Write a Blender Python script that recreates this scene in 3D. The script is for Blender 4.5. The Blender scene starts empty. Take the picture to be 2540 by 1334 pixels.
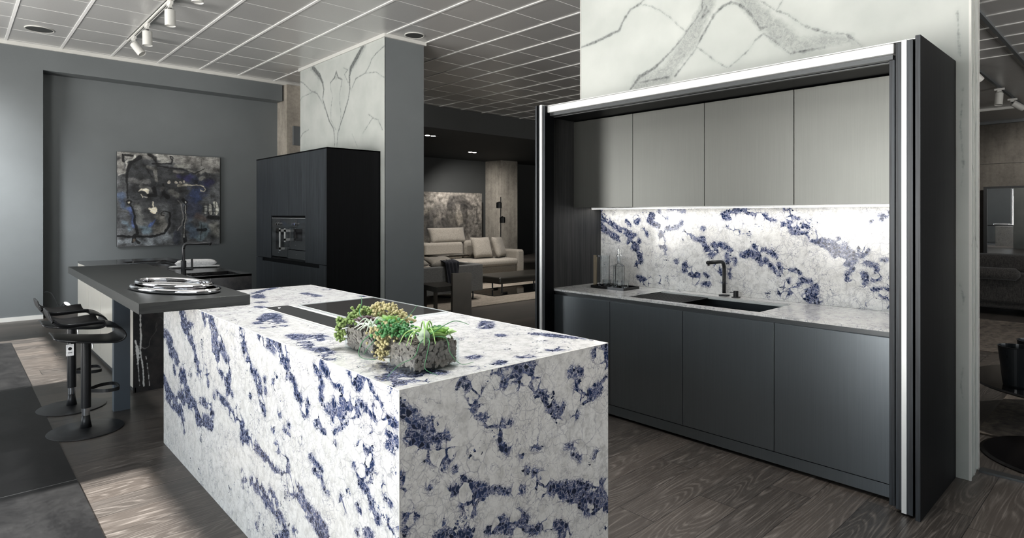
"""Show-room kitchen with blue veined marble island."""
WORLD, GROUND, SUN, EXPO, TOPE = 4.4, 3.4, 19.0, 0.1, 215.0
LEFT = """3.852,0.871,0.0443 3.794,0.824,0.0508 3.728,0.776,0.0424 3.646,0.743,0.0307 3.585,0.708,0.0235 3.559,0.673,0.0097 3.542,0.632,0.0297 3.508,0.604,0.0391 3.45,0.576,0.0224;3.386,0.622,0.0187 3.323,0.597,0.0151 3.331,0.553,0.009;3.354,0.918,0.0242 3.293,0.897,0.0294 3.248,0.853,0.0343 3.218,0.816,0.0509 3.204,0.778,0.0619;3.218,0.762,0.0227 3.175,0.729,0.0279 3.175,0.702,0.028 3.147,0.663,0.0114 3.077,0.636,0.011 3.017,0.631,0.0311 3.004,0.608,0.0233 3.037,0.571,0.0103;3.147,0.796,0.0328 3.091,0.774,0.0268 3.05,0.741,0.0207;3.01,0.748,0.0077 2.984,0.698,0.0061 2.997,0.648,0.0207;3.434,0.918,0.0093 3.386,0.867,0.0153;3.71,0.814,0.0105 3.602,0.814,0.0101 3.673,0.784,0.0274;2.834,0.92,0.0234 2.816,0.88,0.0279 2.793,0.835,0.0276 2.775,0.805,0.0183 2.735,0.78,0.0114 2.696,0.748,0.011 2.641,0.727,0.0257 2.609,0.703,0.0253 2.599,0.666,0.0188 2.583,0.639,0.0184 2.552,0.605,0.0165;4.243,0.682,0.0259 4.131,0.665,0.0417 4.077,0.629,0.0571 4.024,0.594,0.0398 3.901,0.567,0.0268;4.243,0.41,0.0351 4.197,0.363,0.0432 4.066,0.33,0.0246 3.941,0.315,0.0394 3.842,0.281,0.0452 3.784,0.218,0.0298;4.197,0.318,0.0257 4.066,0.287,0.0205 3.941,0.294,0.0238;4.003,0.511,0.0199 3.982,0.488,0.0159;3.784,0.552,0.022 3.861,0.491,0.0375 3.747,0.503,0.0216 3.747,0.452,0.029 3.673,0.437,0.0144;3.901,0.372,0.0192 3.784,0.382,0.0438 3.637,0.395,0.0344 3.533,0.375,0.0296 3.516,0.326,0.033 3.386,0.354,0.0313 3.278,0.367,0.0298;3.466,0.439,0.0098 3.37,0.451,0.0213 3.293,0.46,0.018;3.323,0.439,0.0152 3.248,0.42,0.0148;3.189,0.547,0.0057 3.132,0.532,0.0102 3.037,0.519,0.016 2.984,0.497,0.018 2.933,0.488,0.0152 2.871,0.487,0.0145 2.811,0.474,0.0211;3.233,0.519,0.0115 3.226,0.516,0.0115;2.958,0.588,0.0098 2.952,0.585,0.0102;2.895,0.531,0.0098 2.871,0.508,0.0074 2.834,0.492,0.0145;2.609,0.918,0.021 2.567,0.905,0.0202 2.487,0.899,0.0276 2.448,0.879,0.019;2.537,0.917,0.0157 2.438,0.917,0.0226 2.373,0.909,0.0255;2.373,0.855,0.011 2.368,0.853,0.011;2.547,0.738,0.0089 2.545,0.731,0.0089;2.457,0.745,0.0057 2.456,0.743,0.0057;2.537,0.691,0.0102 2.537,0.687,0.0082;2.718,0.629,0.009 2.713,0.628,0.0065;2.382,0.631,0.0074 2.391,0.629,0.0074;2.344,0.913,0.0182 2.321,0.888,0.0146 2.307,0.857,0.011;2.382,0.907,0.0227 2.372,0.89,0.0114;2.363,0.858,0.0134 2.325,0.843,0.0183 2.298,0.834,0.0089;2.316,0.799,0.0073 2.314,0.798,0.0066;2.28,0.801,0.0111 2.253,0.792,0.0126 2.227,0.776,0.0106 2.227,0.748,0.014 2.184,0.733,0.0139 2.172,0.711,0.0102 2.135,0.703,0.0164 2.159,0.688,0.0086;2.118,0.736,0.0098 2.12,0.733,0.0082;2.055,0.882,0.0122 2.025,0.898,0.0151 1.988,0.888,0.0134 1.955,0.872,0.0115;2.052,0.876,0.0109 2.025,0.858,0.0151 2.006,0.832,0.0118 2.014,0.804,0.0139 2.01,0.782,0.0151;1.951,0.872,0.0046 1.909,0.849,0.0069 1.868,0.845,0.0041 1.834,0.839,0.0065 1.802,0.828,0.0066;1.973,0.754,0.0119 1.937,0.758,0.0144 1.895,0.763,0.014 1.848,0.768,0.0189 1.861,0.753,0.0165;1.916,0.787,0.0103 1.895,0.766,0.014;1.854,0.798,0.0135 1.802,0.804,0.0184 1.745,0.799,0.0103;1.795,0.814,0.0103 1.757,0.811,0.009;1.923,0.728,0.0057 1.921,0.727,0.0049;2.055,0.685,0.0124 2.029,0.688,0.0156 2.01,0.673,0.0074 1.98,0.668,0.0034;1.811,0.918,0.0053 1.783,0.91,0.0155 1.745,0.915,0.0151 1.709,0.914,0.0122 1.685,0.904,0.0094 1.656,0.887,0.0057 1.633,0.869,0.0057 1.611,0.862,0.0033;1.757,0.904,0.0077 1.77,0.886,0.0126 1.745,0.877,0.0151 1.721,0.882,0.0073;1.733,0.829,0.0045 1.709,0.822,0.0049;1.685,0.813,0.0095 1.656,0.812,0.0082 1.633,0.8,0.0046;1.703,0.791,0.0062 1.7,0.775,0.0087;1.67,0.759,0.0058 1.662,0.761,0.0046;1.611,0.84,0.0057 1.6,0.848,0.0046;1.656,0.843,0.0046 1.655,0.842,0.0045;1.583,0.821,0.0087 1.551,0.82,0.0079 1.525,0.816,0.0086 1.499,0.812,0.0041;1.564,0.773,0.0066 1.538,0.763,0.0087 1.512,0.762,0.0149;1.567,0.739,0.0063 1.541,0.743,0.0108 1.535,0.734,0.0066;1.739,0.684,0.0075 1.703,0.686,0.0029 1.664,0.688,0.0037;1.727,0.679,0.01 1.721,0.666,0.0124;1.656,0.702,0.0029 1.664,0.688,0.0029;2.298,0.611,0.0091 2.289,0.612,0.009;2.344,0.586,0.0057 2.293,0.574,0.0054;2.184,0.583,0.0049 2.183,0.581,0.0051;1.902,0.649,0.0042 1.9,0.648,0.0042;1.909,0.687,0.0022 1.745,0.784,0;2.823,0.486,0.0144 2.811,0.44,0.024 2.717,0.437,0.0228 2.618,0.425,0.0154 2.565,0.413,0.0128 2.503,0.412,0.0162 2.473,0.403,0.0142 2.396,0.401,0.0042;2.823,0.416,0.0195 2.817,0.413,0.0194;2.775,0.245,0.0096 2.758,0.218,0.0094;2.811,0.258,0.0097 2.811,0.209,0.0096;2.695,0.259,0.0231 2.596,0.268,0.0282 2.554,0.255,0.0215 2.534,0.232,0.0211 2.483,0.245,0.0225 2.454,0.23,0.0124 2.405,0.214,0.008 2.386,0.203,0.0059;2.483,0.291,0.0123 2.444,0.282,0.0143 2.415,0.266,0.0119;2.396,0.24,0.0077 2.359,0.228,0.0097 2.345,0.211,0.0115 2.322,0.206,0.0059;2.331,0.467,0.0149 2.313,0.455,0.0221 2.313,0.426,0.0184 2.286,0.41,0.018 2.295,0.386,0.0147 2.286,0.361,0.011 2.234,0.361,0.0068 2.184,0.357,0.0207 2.143,0.348,0.0233 2.088,0.338,0.0276 2.035,0.328,0.0313 1.991,0.316,0.0352 1.984,0.298,0.0352;2.359,0.394,0.0114 2.34,0.382,0.0113;2.269,0.412,0.0054 2.217,0.405,0.0054 2.176,0.394,0.0106 2.159,0.38,0.0097;2.251,0.383,0.0089 2.247,0.383,0.0071;2.415,0.494,0.0174 2.391,0.481,0.0079;2.454,0.558,0.0112 2.452,0.552,0.0086;2.295,0.577,0.0046 2.293,0.574,0.0041;2.3,0.612,0.0082 2.291,0.612,0.0079;2.1,0.547,0.0095 2.042,0.534,0.0037 2.005,0.529,0.0038;2.069,0.506,0.0037 2.005,0.5,0.0054 1.998,0.477,0.0038 1.955,0.463,0.0029;1.86,0.474,0.011 1.84,0.462,0.0105 1.824,0.456,0.003;1.725,0.677,0.0137 1.716,0.666,0.0121 1.716,0.648,0.0095;1.658,0.663,0.0116 1.664,0.65,0.0116;1.734,0.689,0.0087 1.67,0.685,0.0029;1.773,0.615,0.0071 1.772,0.614,0.0063;1.743,0.596,0.0075 1.704,0.608,0.0059 1.664,0.61,0.0092 1.664,0.618,0.0071;1.687,0.631,0.0046 1.664,0.621,0.0071;1.734,0.576,0.0072 1.722,0.568,0.0123 1.681,0.564,0.0085 1.678,0.554,0.0025 1.658,0.541,0.0085;1.592,0.616,0.0056 1.591,0.616,0.0046;1.63,0.626,0.0022 1.608,0.619,0.0029;1.746,0.493,0.0065 1.731,0.478,0.0074 1.716,0.466,0.0047;1.658,0.516,0.0072 1.641,0.51,0.0089 1.619,0.499,0.011;1.582,0.581,0.0025 1.545,0.567,0.0063;1.752,0.41,0.0047 1.749,0.408,0.0047;1.698,0.429,0.0072 1.658,0.433,0.012;1.555,0.512,0.0068 1.545,0.494,0.0119 1.535,0.479,0.0167;1.51,0.521,0.0061 1.509,0.52,0.0061;2.251,0.222,0.0072 2.217,0.218,0.0043;2.377,0.152,0.0115 2.313,0.184,0.0149;2.65,0.096,0.0034 2.634,0.079,0.0043"""
FRONT = """0.953,0.879,0.0076 0.963,0.851,0.0159 0.994,0.831,0.0159 1.01,0.801,0.0246 1.047,0.775,0.0335 1.108,0.746,0.0144;0.984,0.773,0.0135 1.01,0.753,0.0133 1.036,0.728,0.0166 1.047,0.703,0.0114;1.091,0.728,0.0062 1.085,0.702,0.0051;1.108,0.751,0.0114 1.131,0.722,0.0036 1.133,0.698,0.0067 1.119,0.675,0.0192 1.113,0.649,0.0078;1.042,0.691,0.0062 1.069,0.675,0.0032;1.16,0.896,0.0086 1.183,0.903,0.0086 1.207,0.868,0.0123 1.223,0.837,0.0174 1.226,0.807,0.0174 1.25,0.783,0.0148 1.269,0.759,0.0072 1.295,0.734,0.0133 1.341,0.723,0.0184 1.341,0.693,0.0186 1.351,0.661,0.0133 1.368,0.637,0.0149;1.207,0.868,0.0067 1.257,0.854,0.0056;1.444,0.914,0.0329 1.43,0.881,0.0361 1.416,0.858,0.0305 1.368,0.852,0.0173;1.301,0.913,0.0091 1.334,0.903,0.0127 1.341,0.867,0.0107 1.328,0.855,0.0057;1.334,0.913,0.0061 1.388,0.918,0.0096;1.473,0.883,0.0274 1.495,0.854,0.0203 1.51,0.814,0.0209 1.547,0.77,0.0138 1.578,0.737,0.0183 1.618,0.701,0.0189;1.646,0.722,0.0076 1.626,0.699,0.0087;1.683,0.833,0.0107 1.699,0.847,0.0091 1.746,0.827,0.0091;1.699,0.841,0.0076 1.72,0.807,0.0076 1.716,0.763,0.0112;1.708,0.675,0.0154 1.712,0.673,0.0133;1.75,0.734,0.0169 1.803,0.734,0.0209 1.839,0.744,0.0214 1.866,0.768,0.0127 1.904,0.767,0.0132;1.785,0.749,0.0117 1.787,0.748,0.0113;1.885,0.906,0.0218 1.904,0.867,0.0182 1.885,0.847,0.0218;1.821,0.889,0.0146 1.866,0.862,0.0106;0.956,0.668,0.0057 0.966,0.647,0.0062 0.963,0.627,0.0057;0.981,0.558,0.01 0.979,0.539,0.0138 1.005,0.533,0.007;1.052,0.608,0.0059 1.055,0.606,0.0057;1.131,0.57,0.012 1.183,0.561,0.0051;1.183,0.596,0.0063 1.184,0.594,0.0062;1.148,0.634,0.0052 1.149,0.633,0.0051;1.207,0.565,0.012 1.232,0.548,0.0147 1.269,0.525,0.0183 1.232,0.52,0.0147 1.219,0.5,0.0185 1.183,0.507,0.009 1.226,0.469,0.007;1.269,0.525,0.0152 1.308,0.52,0.0052 1.368,0.494,0.0079 1.409,0.489,0.0095 1.495,0.468,0.0043;1.502,0.518,0.0146 1.525,0.49,0.0214 1.525,0.458,0.0142 1.532,0.435,0.0063;1.532,0.477,0.0104 1.594,0.432,0.0188 1.658,0.412,0.0282 1.725,0.38,0.0419 1.794,0.341,0.0467 1.885,0.295,0.0326;1.866,0.365,0.0225 1.885,0.324,0.0272 1.904,0.271,0.0179;1.785,0.299,0.0215 1.866,0.272,0.0126;1.282,0.392,0.0085 1.334,0.388,0.0128 1.388,0.375,0.0237 1.444,0.37,0.0228 1.416,0.4,0.0138;1.347,0.404,0.0133 1.349,0.402,0.0126;1.444,0.35,0.0095 1.495,0.316,0.0106 1.547,0.324,0.009 1.626,0.292,0.0111 1.65,0.256,0.0329;1.201,0.416,0.018 1.148,0.431,0.0138 1.091,0.451,0.0139;1.097,0.481,0.0079 1.098,0.48,0.0079;0.969,0.504,0.007 0.971,0.502,0.0073;1.458,0.541,0.0098 1.462,0.539,0.0073;1.433,0.599,0.0057 1.433,0.591,0.0047;1.525,0.632,0.0078 1.532,0.633,0.0062;1.502,0.614,0.0124 1.528,0.604,0.0078;1.658,0.571,0.0067 1.708,0.558,0.0052;1.83,0.495,0.0124 1.834,0.493,0.0092;1.381,0.724,0.0057 1.383,0.722,0.0057;1.695,0.534,0.0041 1.742,0.504,0.0052"""
TOP = """1.062,2.879,0.025 1.203,3.099,0.035 1.129,2.817,0.03;1.034,2.75,0.015 1.113,2.727,0.015;1.062,2.493,0.025 1.068,2.403,0.04 1.136,2.425,0.025 1.112,2.321,0.025;1.03,2.318,0.02 1.007,2.228,0.02;1.021,2.18,0.025 1.02,2.079,0.02;0.982,2.049,0.015 0.976,1.979,0.015;1.078,1.811,0.01 1.082,1.751,0.025 1.073,1.63,0.04 0.992,1.657,0.02 0.998,1.582,0.04 1.041,1.541,0.03;1.129,1.628,0.02 1.15,1.584,0.025;1.87,2.181,0.025 1.766,2.07,0.03;1.817,1.835,0.015 1.849,1.761,0.025 1.867,1.701,0.02 1.911,1.577,0.01;1.652,1.558,0.02 1.696,1.552,0.025;1.523,1.546,0.02 1.496,1.556,0.015;1.371,1.672,0.02 1.36,1.667,0.02;1.39,1.55,0.015 1.372,1.537,0.015;1.702,1.898,0.015 1.696,1.882,0.015;1.272,1.556,0.01 1.272,1.553,0.01;1.407,3.94,0.015 1.39,3.766,0.03 1.469,4.035,0.02 1.651,4.199,0.02;1.689,3.779,0.025 1.681,3.589,0.025;1.878,3.872,0.02 1.904,3.882,0.02;1.318,3.572,0.02 1.337,3.554,0.015;1.885,3.398,0.015 1.885,3.38,0.015;1.269,3.309,0.015 1.247,3.402,0.015"""
SPLASH = """3.245,1.457,0.0247 3.217,1.407,0.0346 3.155,1.379,0.0202 3.102,1.344,0.0158 3.05,1.31,0.0153 2.965,1.284,0.0225 2.931,1.257,0.0356 2.882,1.272,0.0144;3.254,1.357,0.0207 3.199,1.307,0.0221 3.146,1.28,0.0157 3.084,1.246,0.0212 3.033,1.22,0.0113;2.94,1.202,0.0189 2.89,1.176,0.0279 2.841,1.131,0.0162 2.833,1.064,0.0234 2.866,1.015,0.0131;2.965,1.373,0.0112 2.931,1.339,0.0068;2.866,1.387,0.0257 2.861,1.367,0.022;2.841,1.219,0.014 2.84,1.217,0.014;2.761,1.428,0.0108 2.722,1.415,0.0261 2.753,1.381,0.014 2.707,1.355,0.014 2.653,1.336,0.014 2.63,1.297,0.0157 2.645,1.264,0.0157 2.615,1.213,0.0158 2.6,1.161,0.0094 2.596,1.122,0.004;2.66,1.448,0.0131 2.656,1.446,0.013;2.57,1.467,0.004 2.511,1.463,0.0058 2.439,1.45,0.0094;2.592,1.395,0.0063 2.585,1.395,0.0059;2.585,1.317,0.0135 2.54,1.331,0.0184 2.496,1.325,0.0068 2.46,1.364,0.0148;2.801,1.314,0.0045 2.757,1.261,0.0085;2.645,1.185,0.009 2.622,1.173,0.009;2.432,1.295,0.0122 2.386,1.27,0.009 2.334,1.24,0.0068 2.293,1.248,0.0198 2.272,1.205,0.0117 2.252,1.175,0.0167 2.219,1.128,0.0135;2.205,1.208,0.014 2.127,1.204,0.0194 2.064,1.171,0.0063;2.179,1.166,0.0135 2.219,1.134,0.0167;2.286,1.322,0.0126 2.284,1.321,0.0122;2.095,1.134,0.0158 2.089,1.086,0.0099;2.039,1.113,0.0108 2.039,1.077,0.0063;2.076,1.033,0.0081 2.076,0.979,0.0063;2.186,1.056,0.0081 2.153,1.028,0.014 2.134,1.005,0.0081;2.507,1.075,0.0126 2.504,1.069,0.0122;2.432,1.054,0.0149 2.432,1.01,0.0176 2.382,1.019,0.0144 2.389,0.968,0.0144 2.334,0.979,0.0225 2.341,0.928,0.014;2.266,0.99,0.0086 2.239,0.973,0.0036;2.239,0.921,0.0126 2.286,0.92,0.005;2.849,0.928,0.014 2.801,0.904,0.0235 2.761,0.881,0.0163;2.645,0.91,0.0131 2.653,0.942,0.0041;2.738,0.923,0.0077 2.736,0.921,0.0077;2.089,1.445,0.0135 2.121,1.415,0.0234 2.076,1.409,0.0212 2.026,1.457,0.0158 1.965,1.462,0.0126;2.089,1.343,0.0081 2.057,1.326,0.005 2.014,1.303,0.0108;1.995,1.362,0.0045 1.992,1.361,0.0045;1.989,1.145,0.0126 1.965,1.14,0.0104;1.988,1.462,0.0104 1.951,1.445,0.0104 1.921,1.439,0.0104 1.88,1.421,0.0121 1.821,1.415,0.0144 1.81,1.393,0.0099 1.753,1.387,0.0031;1.686,1.466,0.0135 1.664,1.438,0.0207 1.664,1.388,0.0117 1.659,1.343,0.0095 1.642,1.311,0.0113 1.589,1.306,0.009 1.536,1.291,0.0176 1.495,1.308,0.0126;1.631,1.405,0.0063 1.599,1.394,0.0027;1.702,1.36,0.014 1.7,1.357,0.014;1.621,1.355,0.0144 1.547,1.35,0.0086;1.526,1.275,0.0153 1.459,1.25,0.0216 1.404,1.231,0.0311 1.37,1.195,0.0351 1.326,1.166,0.0347 1.307,1.131,0.0239 1.274,1.148,0.0158;1.469,1.212,0.0059 1.468,1.211,0.0059;1.336,1.244,0.0081 1.302,1.198,0.0122 1.265,1.174,0.0099 1.232,1.176,0.0081 1.205,1.218,0.0104 1.241,1.216,0.0117;1.365,1.272,0.0045 1.364,1.271,0.0045;1.214,1.136,0.0095 1.159,1.119,0.0095 1.15,1.09,0.0095 1.141,1.05,0.0113;1.223,1.059,0.0181 1.209,1.03,0.0135 1.223,1.003,0.0099;1.312,1.068,0.0081 1.317,1.026,0.0059 1.293,1.013,0.0045;1.168,1.033,0.0059 1.177,1.032,0.0059;1.288,1.091,0.0117 1.287,1.09,0.0104;1.124,1.159,0.0049 1.106,1.158,0.0072;1.137,1.418,0.0072 1.106,1.418,0.0072 1.089,1.431,0.0076;1.128,1.396,0.0063 1.124,1.398,0.0059;1.184,1.383,0.0049 1.183,1.383,0.005;1.177,0.979,0.0054 1.141,0.98,0.0095 1.089,0.985,0.0077;1.133,0.951,0.0059 1.091,0.932,0.0077;1.084,0.881,0.0046 1.083,0.879,0.005;1.08,1.065,0.0045 1.08,1.01,0.0031;1.988,1.151,0.0126 1.927,1.159,0.0203 1.88,1.144,0.0225 1.85,1.094,0.0122 1.792,1.086,0.0095 1.758,1.054,0.0095 1.73,1.022,0.0041;1.897,1.207,0.0149 1.868,1.185,0.0099 1.815,1.187,0.0099 1.753,1.15,0.0117;1.821,1.119,0.0117 1.82,1.117,0.0117;1.73,1.093,0.0095 1.702,1.052,0.0113 1.664,1.066,0.0027 1.615,1.058,0.009 1.594,1.043,0.0036;1.664,0.999,0.0063 1.719,0.934,0.0118 1.73,0.904,0.0054 1.691,0.886,0.0068 1.653,0.928,0.0136 1.594,0.978,0.0036;1.669,0.982,0.0095 1.668,0.981,0.0095;1.586,1.006,0.0117 1.531,0.994,0.0131;1.5,0.964,0.0154 1.526,0.918,0.0371 1.51,0.882,0.033 1.567,0.903,0.0131 1.485,0.874,0.0172"""
WV = """3.411,2.872,0.0092 3.262,2.885,0.0123 3.144,2.906,0.0138 3.014,2.93,0.0118 2.966,3.009,0.0113 2.904,3.07,0.0098 2.812,3.092,0.0093 2.753,3.132,0.0078 2.666,3.232,0.0087;2.812,3.092,0.0047 2.709,3.047,0.0041 2.623,2.988,0.0041 2.539,2.919,0.003 2.471,2.844,0.003 2.404,2.781,0.0032;2.404,2.781,0.0051 2.339,2.837,0.0052 2.275,2.914,0.0062 2.262,3.095,0.0067;2.404,2.769,0.0052 2.457,2.722,0.0067 2.525,2.664,0.0071 2.595,2.617,0.0097 2.68,2.56,0.0123 2.812,2.52,0.0152 2.904,2.434,0.0076;2.498,2.467,0.0081 2.404,2.558,0.0051 2.326,2.636,0.0051 2.275,2.718,0.0082 2.225,2.787,0.0087 2.175,2.855,0.0097 2.115,2.896,0.0098 2.05,2.908,0.0098 1.975,2.866,0.0098 1.918,2.803,0.0092 1.885,2.752,0.0078 1.841,2.677,0.0092 1.798,2.678,0.0056;1.852,2.873,0.0036 1.798,2.827,0.0046 1.734,2.769,0.0041 1.662,2.73,0.0041 1.591,2.662,0.0041 1.542,2.62,0.0082 1.475,2.585,0.0076 1.4,2.548,0.0051;1.819,2.641,0.003 1.874,2.61,0.0035 1.918,2.554,0.0032 2.021,2.486,0.0025 2.067,2.456,0.0036;2.326,2.659,0.0051 2.237,2.584,0.0041 2.163,2.513,0.0035 2.079,2.458,0.0035;1.819,2.635,0.0041 1.745,2.572,0.0046 1.641,2.467,0.0045;1.693,2.831,0.0025 1.729,2.778,0.0021;0.755,2.535,0.0016 0.751,2.414,0.0015 0.744,2.284,0.0021;0.755,2.182,0.0021 0.744,2.138,0.0035 0.716,2.116,0.0025;2.812,2.47,0.0061 2.553,2.471,0.0111;1.621,2.474,0.0072 1.552,2.47,0.0102 1.437,2.467,0.0051;1.363,2.54,0.0046 1.309,2.523,0.0067 1.256,2.469,0.0056 1.226,2.434,0.0051;2.237,2.927,0.0052 2.275,2.856,0.0092 2.225,2.89,0.0062"""
WB = """2.2,3.077,0.0639 2.237,2.927,0.0644 2.313,2.807,0.0625 2.391,2.696,0.067 2.484,2.596,0.0621 2.581,2.493,0.0639 2.812,2.47,0.0607;2.021,3.027,0.0602 1.929,2.871,0.0464 1.798,2.71,0.0606 1.693,2.592,0.0633 1.591,2.509,0.0505 1.437,2.517,0.0434 1.292,2.486,0.0317;1.354,2.499,0.0281 1.265,2.469,0.0225;1.621,2.479,0.0204 1.542,2.473,0.025;2.843,2.469,0.0385 2.782,2.478,0.045;2.581,2.469,0.0213 2.539,2.474,0.0213;2.237,2.95,0.0387 2.262,2.876,0.0262"""
PV = """8.881,3.687,0.0347 8.657,3.532,0.0334 8.548,3.399,0.0219 8.513,3.296,0.0151 8.548,3.155,0.0109 8.441,2.979,0.013 8.336,2.806,0.0148 8.199,2.679,0.0121 8.165,2.518,0.0084 8.165,2.408,0.0084;7.347,3.706,0.0269 7.525,3.579,0.0369 7.679,3.472,0.0332 7.726,3.359,0.0228 7.71,3.189,0.0134 7.757,3.044,0.0115 7.869,2.875,0.0136 7.966,2.748,0.0118 8.065,2.603,0.0099 8.098,2.402,0.006;8.115,3.503,0.0101 8.165,3.417,0.0146 8.302,3.36,0.0082 8.284,3.262,0.0052 8.233,3.159,0.0052 8.284,2.975,0.0051 8.284,2.816,0.0051 8.131,2.657,0.0051;8.115,3.503,0.0101 8.065,3.4,0.0143 7.933,3.347,0.0097 8.015,3.158,0.0048 7.998,2.969,0.0051 7.966,2.857,0.0048 7.998,2.752,0.0051;7.679,3.154,0.0055 7.541,3.298,0.0094 7.288,3.329,0.007 7.174,3.411,0.0071 7.117,3.487,0.0068 7.006,3.537,0.0067 6.803,3.595,0.008;7.288,3.329,0.0052 7.006,3.295,0.0052 6.803,3.19,0.0049;9.415,3.573,0.0101 9.232,3.509,0.0073 8.957,3.347,0.007 8.731,3.264,0.0091 8.585,3.128,0.0064 8.477,3,0.0054;9.394,3.205,0.0048 9.272,3.291,0.0049 8.806,3.316,0.0057;7.347,2.531,0.0036 7.089,2.706,0.0067 6.951,2.662,0.0084 6.843,2.523,0.0066;7.202,2.763,0.007 7.089,2.714,0.0067;7.901,3.511,0.0049 7.773,3.458,0.0098 7.869,3.413,0.0058 7.757,3.273,0.0058;9.394,2.614,0.0048 9.232,2.719,0.0072 9.035,2.75,0.0045;7.648,2.546,0.003 7.495,2.353,0.0027"""
PB = """8.919,3.702,0.0582 8.657,3.499,0.0401;7.318,3.7,0.0536 7.556,3.54,0.0558 7.71,3.447,0.0344;8.115,3.456,0.0204 8.115,3.408,0.0304"""
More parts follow.
